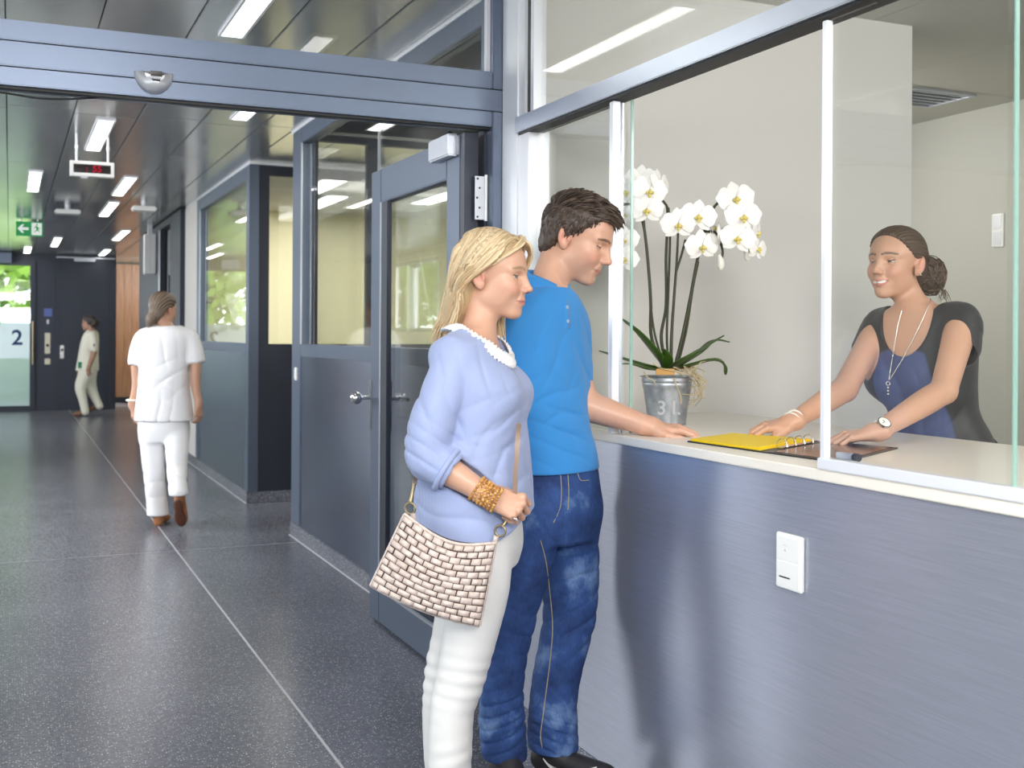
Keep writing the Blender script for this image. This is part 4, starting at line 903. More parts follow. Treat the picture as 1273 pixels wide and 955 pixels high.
def hair_cap(o, R, s, xh, zs, grow=.009, groove=(0, 0, 0), low=-.085, back=0.0):
    """close cap of hair: kept behind the hairline x = xh(z)"""
    F = Field(); T = lambda f: xf(f, o, R, s)
    F.u(T(ell((-.015-back, 0, .037), (.093+grow, .075+grow, .083+grow)))); F.u(T(ell((.022, 0, .050), (.060+grow, .060+grow, .052+grow))), .03*s); F.u(T(ell((-.045, 0, -.035), (.050+grow, .056+grow, .050))), .03*s)
    F.inter(T(lambda q: (q[:, 0]-np.interp(q[:, 2], zs, xh))*.75), .010*s); F.inter(T(lambda q: low-q[:, 2]+.35*(q[:, 0]+.05)*0), .012*s)
    return F
def lock_set(paths, radii, name, m, parent, base, var=.18, n=5, seed=0, streak=None):
    rs = np.random.RandomState(seed); V, Q = tube_mesh(paths, radii, n); C = []
    for P in paths: f = 1+var*rs.normal(); c = np.asarray(base if streak is None or rs.rand() > .35 else streak)*np.clip(f, .5, 1.6); C.append(np.tile(c, (len(P)*n, 1)))
    o = mesh_obj(name, V, Q, m, parent, True, np.concatenate(C)); return o
M['skin'] = attr_mat('skin', .42, 700, .05, Subsurface_Weight=.12, Subsurface_Radius=(.012, .005, .003), Subsurface_Scale=1.0)
M['hair'] = attr_mat('hair', .5, Anisotropic=.4); bsdf(M['hair']).inputs['Specular IOR Level'].default_value = .45
def fabric(name, color, rough=.85, weave=900, bstr=.12, var=.06, wrinkle=0.0):
    m = mat(name, color, rough); bsdf(m).inputs['Sheen Weight'].default_value = .15
    n = noise(m, coords(m), weave, 2); n2 = noise(m, coords(m), 6, 4)
    r = ramp(m, n2.outputs[0], [(.3, tuple(c*(1-var) for c in color[:3])+(1,)), (.7, tuple(min(1, c*(1+var)) for c in color[:3])+(1,))]); wire(m, r.outputs[0], bsdf(m).inputs['Base Color']); b = bump(m, n.outputs[0], bstr, .001)
    if wrinkle:
        w = nd(m, 'ShaderNodeTexNoise'); w.noise_type = 'RIDGED_MULTIFRACTAL'; w.inputs['Scale'].default_value = 7; w.inputs['Detail'].default_value = 2.5; w.inputs['Roughness'].default_value = .45; w.inputs['Distortion'].default_value = .7
        wire(m, coords(m, (1, 1, .75), rot=(.5, .4, .3)), w.inputs['Vector']); b2 = nd(m, 'ShaderNodeBump'); b2.inputs['Strength'].default_value = wrinkle; b2.inputs['Distance'].default_value = .012
        wire(m, w.outputs[0], b2.inputs['Height']); wire(m, b2.outputs[0], b.inputs['Normal'])
    return m
# ================================================================== the blonde woman in the pale blue blouse
SKIN_A = (.60, .345, .24); SKIN_B = (.62, .36, .25); LIPS = (.50, .19, .16)
def build_woman():
    root = empty('person', (PXW(575, 1000, 3.08)[0], PXW(575, 1000, 3.08)[1], 0), 'blonde woman in a pale blue blouse and white trousers holding a bag strap', 'person')
    W = 3.06
    fd, fu = face_dir(14, 3); R = frame(fd, fu); s = 1.0
    eye = PXW(641, 344, W-.02); o = eye-R@V3(.074, -.034, .001)*s
    tf = math.cos(math.radians(14))*RV-math.sin(math.radians(14))*FV; tl = np.cross(UP, tf)     # torso front and left
    neck = PXW(592, 425, W)
    # ---- body
    B = Field(); nb = o+R@V3(-.028, 0, -.055)
    B.u(chain([tuple(nb)+(.050,), tuple((nb+neck)/2+tf*.004)+(.045,), tuple(neck-UP*.005)+(.050,)], 8))
    st = [tuple(PXW(588, y, W))+(a, b) for y, a, b in ((412, .05, .045), (428, .105, .062), (445, .150, .078), (480, .155, .090), (540, .145, .095))]
    B.u(loft(st, tl, tf), .035)
    sh = PXW(563, 446, W-.145); el = PXW(526, 566, W-.19); wr = PXW(607, 616, W-.215)
    B.u(chain([tuple(sh-UP*.03)+(.026,), tuple(el)+(.034,)]), .02); B.u(chain([tuple(el)+(.037,), tuple(el*.62+wr*.38)+(.037,), tuple(wr)+(.0235,)], 10), .012)
    fw = nrm(PXW(646, 630, W-.215)-wr); back = nrm(-FV*.8+UP*.45+RV*.12)
    hand_field(B, wr, fw, back, 1, .93, [(58, 80, 50), (62, 82, 50), (64, 82, 50), (62, 80, 50)], (4, 1, -3, -7), [(.022, .026, -.014), (.048, .040, -.030), (.068, .030, -.046), (.080, .010, -.050)])
    sh2 = PXW(594, 446, W+.13); el2 = PXW(574, 548, W+.14); wr2 = PXW(590, 622, W+.10)
    B.u(chain([tuple(sh2-UP*.03)+(.026,), tuple(el2)+(.032,), tuple(wr2)+(.022,)]), .02); hand_field(B, wr2, -UP+.2*tf, tl, -1, .9)
    head_field(B, o, R, s, False, .25, lid=.0070)
    lo, hi = bounds([o+.0, sh, el, wr, sh2, el2, wr2, PXW(648, 640, W-.2)], .16); lo[2] = wr[2]-.22
    V, Q = B.mesh(lo, hi, .0021)
    mesh_obj('body', V, Q, M['skin'], root, True, face_colors(V, o, R, s, SKIN_A, (.56, .22, .19), (.30, .19, .10), smile=.25, browz=.0255, lidz=.0070, gaze=(-.004, -.002)))
    # ---- blouse
    m = fabric('pale_blue_chambray', srgb(158, 171, 210), .8, 1100, .15, .05, .38); n = nd(m, 'ShaderNodeTexWave'); n.inputs['Scale'].default_value = 110; n.bands_direction = 'X'; n.inputs['Distortion'].default_value = .6
    wire(m, coords(m), n.inputs['Vector']); mx = nd(m, 'ShaderNodeMix', data_type='RGBA', blend_type='MULTIPLY'); mx.inputs[0].default_value = .13
    src = bsdf(m).inputs['Base Color'].links[0].from_socket; wire(m, src, mx.inputs[6]); wire(m, n.outputs['Color'], mx.inputs[7]); wire(m, mx.outputs[2], bsdf(m).inputs['Base Color'])
    px = W/FPX; S = Field()
    st = [tuple(PXW(c, y, W))+(a, h*px) for y, c, h, a in ((416, 588, 30, .085), (430, 583, 39, .165), (452, 587, 46, .185), (480, 599, 53, .188), (505, 598, 56, .188), (525, 594, 58, .188), (560, 591, 66, .195), (600, 590, 71, .20), (640, 591, 72, .205), (690, 591, 71, .205))]
    S.u(loft(st, tl, tf, 2.2, .012)); 
    for sd in (-1, 1): S.u(ell(PXW(618, 487, W)+tl*.075*sd, (.072, .066, .060), frame(tf, UP)), .05)
    for k in (-1, 1): S.u(chain([tuple(PXW(588, 430, W)+tl*k*.06)+(.045,), tuple(PXW(578, 440, W)+tl*k*.13)+(.052,)]), .035)
    slv = chain(LP([(565, 447, W-.135, 25), (550, 490, W-.165, 27), (536, 530, W-.185, 28), (530, 556, W-.19, 27), (533, 568, W-.19, 23)]), 14); S.u(slv, .010)
    slv2 = chain(LP([(594, 447, W+.13, 24), (582, 500, W+.135, 24), (574, 550, W+.14, 22)]), 10); S.u(slv2, .02)
    fdir = nrm(wr-el); c0 = el+fdir*.018; c1 = el+fdir*.088
    cuff = Field().u(rc(c0, c1, .058, .050)).inter(plane(c1, fdir), .006).u(lambda p: np.full(len(p), 9.)); S.u(cuff, .012)
    for dr, fq, am, c, rd, sd in ((RV*.55+UP*.75, 30, .0085, PXW(530, 562, W-.2), .075, 1), (RV*.9+UP*.35, 17, .0075, PXW(545, 515, W-.18), .11, 2), (UP*.85-RV*.5, 16, .0085, PXW(600, 525, W-.12), .10, 3), (UP*.55-RV*.8, 15, .0085, PXW(610, 575, W-.12), .12, 4),
            (UP*.9+RV*.3, 14, .008, PXW(570, 625, W-.15), .13, 5), (RV*.7-UP*.7, 20, .007, PXW(632, 500, W-.08), .09, 6), (RV*.95+UP*.2, 22, .006, PXW(590, 460, W-.12), .09, 7), (RV*.9+UP*.4, 18, .007, PXW(640, 600, W-.05), .09, 8)): S.disp(crease(dr, fq, am, c, rd, sd), am)
    S.disp(cloth_noise(.0018, (26, 26, 17), 4), .002)
    S.sub(rc(el+fdir*.05, el+fdir*.20, .0425, .040), .003)
    zf = lambda p: np.interp((p-PXW(590, 600, W))@RV, np.array([-75, -62, -30, 10, 45, 62, 75])*px, [EYE-(y-CY)*px for y in (640, 655, 674, 668, 652, 638, 632)])
    S.inter(lambda p: np.where((p-PXW(590, 600, W))@RV > -.2, (zf(p)-p[:, 2])*.9, -9.)*1.0, .006)
    cn = PXW(594, 424, W)+tf*.012; nn = nrm(UP+tf*.55)
    S.sub(ell(cn+nn*.022, (.088, .098, .046), frame(tf-nn*(tf@nn), nn)), .006)
    lo, hi = bounds([PXW(500, 420, W-.25), PXW(500, 690, W-.25), PXW(668, 420, W), PXW(668, 690, W), PXW(590, 440, W+.26), PXW(520, 600, W+.26)], .05)
    V, Q = S.mesh(lo, hi, .0042); bl = mesh_obj('blouse', V, Q, m, root, True)
    # rolled cuff edge, lace ruffle, buttons
    P, D = ring_on(rc(c0, c1, .060, .052), c0*.25+c1*.75, fdir, 40, .12); V, Q = closed_tube(P, .0075, 8); mesh_obj('rolled_cuff', V, Q, m, bl, True)
    mlace = fabric('white_lace', srgb(244, 244, 246), .8, 500, .4)
    V = []; Q = []; rs = np.random.RandomState(3); ringF = ell(cn+nn*.022, (.090, .100, .060), frame(tf-nn*(tf@nn), nn)); K = 160
    P, D = ring_on(ringF, cn+nn*.004, nn, K, .2)
    P = P-np.clip(S(P), -.02, .03)[:, None]*nn*.8; off = len(V)
    for j, (out, hgt) in enumerate(((-.006, .010), (-.001, .013), (.008, .009), (.017, .003), (.024, -.003))): V.append(P+D*(out+.0035*np.sin(np.arange(K)*1.9+j)[:, None])+nn*(hgt+.004*np.sin(np.arange(K)*1.9+.7*j)[:, None]*(j > 0)-out*.35))
    V = np.concatenate(V); i = np.arange(K); i2 = (i+1) % K; Q = np.concatenate([np.stack([j*K+i, j*K+i2, (j+1)*K+i2, (j+1)*K+i], 1) for j in range(4)]); lc = mesh_obj('lace_ruffle', V, Q, mlace, root, True)
    mod = lc.modifiers.new('thickness', 'SOLIDIFY'); mod.thickness = .0015
    # ---- trousers
    mt = fabric('white_denim', srgb(224, 222, 221), .8, 900, .12, .03, .15); Tq = Field()
    near = LP([(592, 640, W-.06, 42), (597, 690, W-.08, 39), (596, 730, W-.08, 37.5), (585, 787, W-.08, 34), (571, 850, W-.08, 30), (562, 885, W-.08, 27.5), (559, 955, W-.08, 26.5), (556, 1000, W-.08, 19), (555, 1026, W-.08, 17)])
    far = LP([(588, 640, W+.08, 42), (583, 720, W+.08, 37), (568, 790, W+.07, 31), (557, 830, W+.06, 28), (551, 880, W+.06, 26), (552, 940, W+.06, 25), (549, 985, W+.06, 18), (547, 1010, W+.06, 16)])
    Tq.u(loft([tuple(PXW(591, y, W))+(a, b) for y, a, b in ((618, .155, .105), (640, .165, .118), (675, .172, .125), (705, .15, .11))], tl, tf, 2.2)).u(chain(far, 40), .03).u(chain(near, 40), .008)
    for q, w_, sd in (((572, 842), W-.08, 1), ((555, 838), W+.06, 2)): Tq.disp(folds(UP+RV*.12, 26, .0058, PXW(q[0], q[1], w_), .085, sd, .8, .5), .006)
    Tq.disp(folds(UP-RV*.2, 24, .003, PXW(560, 940, W-.08), .14, 5), .003); Tq.disp(folds(UP+RV*.4, 18, .0035, PXW(600, 700, W-.1), .1, 7), .004)
    lo, hi = bounds([p for p in near+far]+[PXW(591, 620, W)], .13); hi[2] = PXW(591, 616, W)[2]+.01; V, Q = Tq.mesh(lo, hi, .0042); mesh_obj('trousers', V, Q, mt, root, True)
    ms = mat('beige_shoe', srgb(190, 160, 130), .5)
    for x, w_ in ((553, W-.08), (545, W+.06)):
        Fs = Field(); h = PXW(x-14, 1000, w_); h[2] = 0; shoe(Fs, h, tf, .235, .08); V, Q = Fs.mesh(h-V3(.3, .3, .02), h+V3(.35, .35, .15), .005); mesh_obj('shoe', V, Q, ms, root, True)
    # ---- hair
    base, streak = (.62, .48, .30), (.44, .31, .17)
    zs = [-.10, -.05, -.02, .0, .02, .045, .07, .095]; xh = [-.062, -.058, -.055, -.050, -.030, .046, .066, .084]
    C = hair_cap(o, R, s, xh, zs, .010, low=-.11)
    Rh = lambda *q: o+R@np.array(q)
    C.u(chain([tuple(Rh(-.068, -.02, -.02))+(.046,), tuple(Rh(-.084, -.018, -.09))+(.042,), tuple(Rh(-.104, -.015, -.155))+(.028,)]), .03); C.u(chain([tuple(Rh(-.062, .03, -.02))+(.05,), tuple(Rh(-.06, .035, -.10))+(.045,), tuple(Rh(-.05, .05, -.16))+(.028,)]), .03)
    V, Q = C.mesh(o-.27, o+.2, .004); q = (V-o)@R; g = vnoise(np.stack([q[:, 0]*60, q[:, 1]*160, q[:, 2]*10], 1)); hb = mesh_obj('hair', V, Q, M['hair'], root, True, np.asarray(streak)*(1+.15*g[:, None]))
    rs = np.random.RandomState(11); paths = []; rad = []
    for k in range(560):
        near_ = rs.rand() < .72; sd = -1 if near_ else 1; t = rs.rand(); j = rs.normal(size=(6, 3))*.0035
        part = V3(.078-.135*t, .018, .118-.035*abs(t-.45)-.012*(t < .15))
        if near_:   # swept back over the ear, falling behind the shoulder
            f = t; lay = rs.rand()
            up_ = V3(.060-.125*f, -.050, .096-.012*f); side = V3(.026-.118*f, -.083+.014*f, .046+.006*rs.normal())
            ear = V3(-.056-.056*f, -.083+.045*f, -.018-.02*lay); low = V3(-.066-.066*f, -.074+.066*f, -.088); end_ = V3(-.080-.072*f-.020*rs.rand(), -.064+.080*f, -.150-.042*rs.rand())
        else:
            f = t; up_ = V3(.070-.12*f, .060, .088); side = V3(.060-.13*f, .086-.01*f, .035); ear = V3(.035-.12*f, .088-.03*f, -.03); low = V3(.02-.11*f, .078-.045*f, -.10); end_ = V3(.028-.12*f, .070-.05*f, -.155-.04*rs.rand())
        cp = np.array([part, up_, side, ear, low, end_])+j; P = smooth_path(cp, 22); q2 = P.copy(); kk = np.sqrt((((P-np.array([-.015, 0, .037]))/np.array([.103, .086, .094]))**2).sum(1))
        up2 = P[:, 2] > -.03; q2[up2] = (np.array([-.015, 0, .037])+(P[up2]-np.array([-.015, 0, .037]))*np.maximum(1, (1+.035*rs.rand())/kk[up2])[:, None]); paths.append(o+q2@R.T); L = np.linspace(0, 1, 22); rad.append((.0030+.0022*rs.rand())*np.clip(np.minimum(.35+L*4, 1.15-.9*L**2.5), .12, 1))
    for k in range(46):   # fringe swept across the forehead to the far temple
        t = rs.rand(); cp = np.array([V3(.070-.03*t, .018, .112), V3(.094-.012*t, .030+.02*t, .088-.006*t), V3(.092-.012*t, .056+.012*t, .052), V3(.074-.02*t, .072, .012-.02*t)])+rs.normal(size=(4, 3))*.002; P = smooth_path(cp, 14); paths.append(o+P@R.T); rad.append(.0036*np.linspace(1, .35, 14))
    for k in range(60):   # near-side front swept back to the ear
        t = rs.rand(); cp = np.array([V3(.082-.05*t, .016, .110), V3(.088-.05*t, -.022-.02*t, .090), V3(.062-.045*t, -.062-.008*t, .058), V3(.018-.03*t, -.080, .030), V3(-.030-.016*t, -.086, .024), V3(-.056, -.082, -.012), V3(-.07, -.075, -.08)])+rs.normal(size=(7, 3))*.0022; P = smooth_path(cp, 22); paths.append(o+P@R.T); rad.append(.0036*np.linspace(1, .5, 22))
    lock_set(paths, rad, 'hair_strands', M['hair'], hb, base, .16, 5, 4, streak)
    # ---- bracelets of wooden beads
    mbd = mat('amber_wooden_beads', srgb(196, 138, 62), .35); n = noise(mbd, coords(mbd), 120, 2); r = ramp(mbd, n.outputs[0], [(.35, srgb(150, 96, 36)), (.65, srgb(224, 172, 92))]); wire(mbd, r.outputs[0], bsdf(mbd).inputs['Base Color'])
    arm = chain([tuple(el*.62+wr*.38)+(.037,), tuple(wr)+(.0235,), tuple(wr+fdir*.03)+(.028,)])
    for k in range(7):
        c = wr-fdir*(.034-.0098*k); P, D = ring_on(arm, c, nrm(fdir+.10*RV*(k-3)/3+.05*FV), 72, .1); r = (.0046, .0041, .0053, .0058, .0048, .0044, .0040)[k]
        Pc = P+D*(r*.9); Ls = np.linalg.norm(np.roll(Pc, -1, 0)-Pc, axis=1).sum(); nb_ = int(Ls/(r*2)); idx = np.linspace(0, 72, nb_, endpoint=False); Pb = np.stack([np.interp(idx, np.arange(73), np.append(Pc[:, i], Pc[0, i])) for i in range(3)], 1)
        V, Q = beads(Pb, r, 7); bo = mesh_obj('bracelet', V, Q, mbd, root, True); bo['kind'] = 'stuff'
    P, D = ring_on(xf(lambda q: q, V3(0, 0, 0), np.eye(3)) if False else ell(PXW(641, 645, W-.235), (.0095,)*3), PXW(641, 645, W-.235), nrm(RV*.5+UP*.8), 24, .05); V, Q = closed_tube(P, .0018, 6); mesh_obj('ring', V, Q, M['steel'], root, True)
    return dict(root=root, wr=wr, fw=fw, tf=tf, tl=tl, W=W, S=S)
WOMAN = build_woman()
# ------------------------------------------------------------------ her woven shoulder bag
def build_bag():
    W = 2.83; Wb = lambda x, y: PXW(x, y, W)
    mleather = mat('pale_pink_beige_leather', srgb(206, 190, 182), .5); n = noise(mleather, coords(mleather), 55, 5, .65); r = ramp(mleather, n.outputs[0], [(.3, srgb(184, 166, 156)), (.7, srgb(222, 207, 199))]); wire(mleather, r.outputs[0], bsdf(mleather).inputs['Base Color']); bump(mleather, n.outputs[0], .2, .002)
    mdark = mat('dark_bag_lining', srgb(62, 48, 42), .8); mstrap = mat('taupe_leather_strap', srgb(150, 128, 114), .5); mbr = mat('aged_brass', srgb(150, 134, 104), .35, .9)
    TL, TR, BR, BL = Wb(503, 640), Wb(616, 676), Wb(596, 778), Wb(461, 728)
    root = empty('shoulder_bag', tuple((BL+BR)/2), 'pale woven leather shoulder bag hanging at the blonde woman\'s hip', 'bag')
    nu, nv = 18, 12
    def surf(u, v, side):
        """u along the width, v from the top down"""
        top = TL*(1-u)+TR*u-UP*.030*math.sin(math.pi*min(1, max(0, u)))**1.2; bot = BL*(1-u)+BR*u-UP*.010*math.sin(math.pi*min(1, max(0, u)))
        p = top*(1-v)+bot*v; edge = max(0, math.sin(math.pi*min(1, max(0, u)))*math.sin(math.pi*min(1, max(0, .12+.8*v))))**.55
        return p+(-FV if side > 0 else FV)*(.006+.034*edge)
    def sheet(side, n=18, lift=0.0):
        V = [surf(i/n, j/n, side)+(-FV if side > 0 else FV)*lift for i in range(n+1) for j in range(n+1)]; return V
    n = 18; V = sheet(1, n)+sheet(-1, n); k = (n+1)**2; f = []
    for i in range(n):
        for j in range(n): a = i*(n+1)+j; f += [[a, a+1, a+n+2, a+n+1], [k+a, k+a+n+1, k+a+n+2, k+a+1]]
    rim = [j for j in range(n+1)]+[i*(n+1)+n for i in range(1, n+1)]+[n*(n+1)+j for j in range(n-1, -1, -1)]+[i*(n+1) for i in range(n-1, 0, -1)]
    for a, b in zip(rim, rim[1:]+rim[:1]): f.append([b, a, k+a, k+b])
    mesh_obj('lining', V, f, mdark, root, True)
    rs = np.random.RandomState(2)
    def patch(u0, u1, v0, v1, side, over):
        m = 4; V = []; nd_ = -FV if side > 0 else FV
        for layer in (0, 1):
            for i in range(m):
                for j in range(m):
                    a, b = i/(m-1), j/(m-1); u = u0+(u1-u0)*a; v = v0+(v1-v0)*b
                    bul = .0045*(4*a*(1-a))**.6*(.4+.6*(4*b*(1-b))**.5) if over else .0045*(4*b*(1-b))**.6*(.4+.6*(4*a*(1-a))**.5)
                    V.append(surf(u, v, side)+nd_*(.0015+(bul if layer == 0 else -.002)))
        F_ = []
        for i in range(m-1):
            for j in range(m-1): a = i*m+j; F_.append([a, a+1, a+m+1, a+m])
        brd = [j for j in range(m)]+[i*m+m-1 for i in range(1, m)]+[(m-1)*m+j for j in range(m-2, -1, -1)]+[i*m for i in range(m-2, 0, -1)]
        for a, b in zip(brd, brd[1:]+brd[:1]): F_.append([b, a, m*m+a, m*m+b])
        if side < 0: F_ = [q[::-1] for q in F_]
        return mesh_obj('woven_strip', V, F_, mleather, root, True)
    du, dv = 1/nu, 1/nv; g = .0042
    for side in (1, -1):
        for j in range(nv):
            i = -(j % 2)
            while i < nu:
                a, b = max(0, i*du), min(1, (i+2)*du)
                jit = rs.uniform(-.004, .004, 4)
                if side > 0 or (i+j) % 3 == 0 or True: patch(a+g+jit[0], b-g+jit[1], j*dv+g*1.3+jit[2], (j+1)*dv-g*1.3+jit[3], side, (i//2+j) % 2)
                i += 2
    edge = [surf(u, 0, 1)+FV*.0 for u in np.linspace(0, 1, 14)]; MB().tube(np.array(edge)+UP*.003, .004, 6).build('top_piping', mleather, root, smooth=True)
    MB().tube(np.array([surf(u, 1.0, 1)+FV*.006 for u in np.linspace(0, 1, 14)]), .0045, 6).build('bottom_piping', mleather, root, smooth=True)
    for u in (0, 1): MB().tube(np.array([surf(u, v, 1)+FV*.006 for v in np.linspace(0, 1, 12)]), .0045, 6).build('side_piping', mleather, root, smooth=True)
    # rings, clips and strap
    for (x, y, dw) in ((510, 632, .02), (622, 660, .03)):
        c = PXW(x, y, W+dw); P, D = ring_on(ell(c, (.014,)*3), c, FV*.9+RV*.3, 28, .06); V, Q = closed_tube(P, .0028, 8); mesh_obj('ring', V, Q, mbr, root, True)
        MB().tube(np.array([PXW(x+(3 if x < 560 else -5), y+6, W+dw), PXW(x+(5 if x < 560 else -8), y+20, W+dw)]), .007, 8).build('leather_tab', mleather, root, smooth=True)
    for pts in ([(510, 624, .02), (513, 612, .03), (515, 602, .04)], [(624, 655, .03), (630, 647, .035), (635, 636, .035)]): MB().tube(smooth_path([PXW(x, y, W+d) for x, y, d in pts], 8), .0045, 8).build('clip', mbr, root, smooth=True)
    def strap(pts, w=.009, n=30):
        P = smooth_path([PXW(x, y, d) for x, y, d in pts], n); T = np.gradient(P, axis=0); T /= np.linalg.norm(T, axis=1)[:, None]; B = np.cross(T, FV); B /= np.linalg.norm(B, axis=1)[:, None]; N_ = np.cross(B, T)
        V = np.stack([P-B*w-N_*.0015, P+B*w-N_*.0015, P+B*w+N_*.0015, P-B*w+N_*.0015], 1).reshape(-1, 3); f = []
        for i in range(n-1):
            for j in range(4): f.append([i*4+j, i*4+(j+1) % 4, (i+1)*4+(j+1) % 4, (i+1)*4+j])
        mesh_obj('strap', V, f+[[0, 1, 2, 3], [4*n-4, 4*n-3, 4*n-2, 4*n-1][::-1]], mstrap, root, auto=40)
    strap([(637, 628, 2.862), (640, 612, 2.85), (641, 588, 2.835), (643, 560, 2.83), (644, 540, 2.85), (645, 527, 2.93)], .0062)
    strap([(515, 602, 2.88), (519, 585, 2.94), (528, 560, 3.02)], .006)
build_bag()
# ================================================================== the man in the blue polo shirt
def build_man():
    W = 3.42; root = empty('person', tuple(PXW(670, 960, W)[:2])+(0,), 'dark-haired man in a bright blue polo shirt and blue jeans at the counter', 'person')
    fd, fu = face_dir(17, 21); R = frame(fd, fu); s = 1.09
    eye = PXW(745, 307, W+.0); o = eye-R@V3(.075, -.034, .001)*s
    a = math.radians(42); tf = math.cos(a)*RV-math.sin(a)*FV; tl = np.cross(UP, tf)
    neck = PXW(679, 360, W+.01)
    B = Field(); nb = o+R@V3(-.030, 0, -.060)*s
    B.u(chain([tuple(nb)+(.060,), tuple((nb+neck)/2)+(.057,), tuple(neck-UP*.01)+(.062,)], 8))
    B.u(loft([tuple(PXW(x, y, W))+(q, b) for x, y, q, b in ((678, 362, .06, .055), (674, 382, .12, .075), (668, 400, .160, .09), (668, 450, .165, .095), (672, 560, .145, .09))], tl, tf), .04)
    shl = PXW(709, 410, W+.10); ell_ = PXW(727, 504, W+.07); wrl = PXW(806, 531, W+.035)
    wrl[2] = max(wrl[2], WZ+.031)
    B.u(chain([tuple(shl-UP*.03)+(.03,), tuple(ell_)+(.046,)]), .02); B.u(chain([tuple(ell_)+(.047,), tuple(ell_*.62+wrl*.38)+(.043,), tuple(wrl)+(.0285,)], 12), .015)
    tip = PXW(876, 541, W+.04); fw = tip-wrl; fw[2] = -.012; hb = UP*1.0-RV*.05-FV*.16
    wz = wrl.copy(); hand_field(B, wz, fw, hb, -1, 1.0, [(14, 26, 18), (16, 26, 16), (18, 24, 16), (22, 24, 14)], (10, 3, -4, -12), [(.028, .028, -.010), (.052, .048, -.016), (.078, .056, -.018), (.098, .054, -.019)])
    shr = PXW(634, 406, W-.13); elr = PXW(622, 505, W-.05); wrr = PXW(640, 600, W-.03)
    B.u(chain([tuple(shr-UP*.06)+(.026,), tuple(elr)+(.040,), tuple(wrr)+(.028,)]), .02); hand_field(B, wrr, -UP+.25*tf, -tl, 1, 1.0)
    head_field(B, o, R, s, True, .55, lid=.0035)
    lo, hi = bounds([o, shl, wrl, shr, elr, wrr, tip], .17); lo[2] = wrr[2]-.23
    V, Q = B.mesh(lo, hi, .0023)
    C = face_colors(V, o, R, s, (.59, .34, .24), (.48, .20, .16), (.09, .055, .035), smile=.55, browz=.0235, lidz=.0035, gaze=(-.003, -.004))
    q = (V-o)@R/s; st = (np.clip((-.035-q[:, 2])/.03, 0, 1)*np.clip((q[:, 0]+.01)/.03, 0, 1)*(q[:, 2] > -.13)*(np.abs(q[:, 1]) < .09)*.30)[:, None]; C = C*(1-st)+np.array((.30, .20, .16))*st
    mesh_obj('body', V, Q, M['skin'], root, True, C)
    # ---- polo shirt
    mp = fabric('bright_blue_pique', srgb(48, 132, 200), .85, 700, .25, .05, .22); S = Field()
    S.u(loft([tuple(PXW(x, y, W))+(q, b) for x, y, q, b in ((680, 358, .072, .072), (678, 371, .120, .086), (672, 392, .170, .104), (667, 432, .186, .116), (669, 480, .176, .118), (675, 530, .165, .118), (682, 560, .164, .122), (686, 598, .166, .125))], tl, tf, 2.3, .01))
    S.u(chain(LP([(690, 390, W+.06, 20), (709, 404, W+.10, 22), (716, 445, W+.10, 20), (718.5, 479, W+.085, 18.5)]), 12), .03); S.u(chain(LP([(650, 390, W-.08, 20), (634, 408, W-.13, 22), (627, 445, W-.10, 20), (623, 482, W-.06, 18.5)]), 12), .03)
    for dr, fq, am, c, rd, sd in ((UP*.9+RV*.3, 15, .008, PXW(700, 545, W-.1), .10, 2), (UP*.5-RV*.85, 13, .007, PXW(675, 450, W-.1), .13, 6), (RV*.8+UP*.6, 15, .007, PXW(718, 445, W), .10, 9), (UP*.8-RV*.5, 14, .007, PXW(690, 500, W-.1), .11, 4)): S.disp(crease(dr, fq, am, c, rd, sd), am)
    S.disp(cloth_noise(.0022, (18, 18, 12), 3), .002)
    dl = nrm(ell_-shl); S.sub(rc(PXW(718.5, 478, W+.085), PXW(722, 496, W+.08), .037, .040), .004)
    S.inter(plane(PXW(686, 584, W), -UP+RV*.012), .004); S.sub(ell(neck+UP*.035+tf*.010, (.062, .062, .055)), .006)
    lo, hi = bounds([PXW(600, 340, W-.25), PXW(740, 340, W+.25), PXW(600, 600, W-.25), PXW(740, 600, W+.25)], .04); V, Q = S.mesh(lo, hi, .0045); po = mesh_obj('polo_shirt', V, Q, mp, root, True)
    # collar: band and folded leaf, open at the front
    K = 48; cc = neck+UP*.012-tf*.004; t = np.linspace(math.radians(20), math.radians(340), K); tilt = nrm(UP+tf*.30); ex_ = nrm(tf-tilt*(tf@tilt)); ey_ = np.cross(tilt, ex_); rows = []
    for rr, hh, dr in ((.062, -.014, 0), (.061, .016, 0), (.0615, .028, .0), (.066, .031, .0), (.072, .022, 0), (.088, .000, 1), (.106, -.024, 1)):
        e = np.minimum(np.abs(t), np.abs(2*math.pi-t)); front = np.exp(-(e/.75)**2)
        rows.append(cc+(np.cos(t)*(rr+.012*front*dr))[:, None]*ex_+(np.sin(t)*(rr*.98))[:, None]*ey_+tilt*(hh-front*(.016+.030*dr))[:, None])
    V = np.concatenate(rows); i = np.arange(K-1); Q = np.concatenate([np.stack([j*K+i, j*K+i+1, (j+1)*K+i+1, (j+1)*K+i], 1) for j in range(6)]); co = mesh_obj('collar', V, Q, mp, po, True); md = co.modifiers.new('thickness', 'SOLIDIFY'); md.thickness = .003; md.offset = 0
    # placket and buttons
    pl0 = PXW(708, 368, W-.07); pts = []
    for y in np.linspace(374, 408, 9):
        c = PXW(669, y, W); d_ = nrm(tf*1.0+tl*.02); lo_, hi_ = 0., .3
        for _ in range(30):
            mth = (lo_+hi_)/2
            if S((c+d_*mth)[None])[0] < 0: lo_ = mth
            else: hi_ = mth
        pts.append(c+d_*(lo_+.0012))
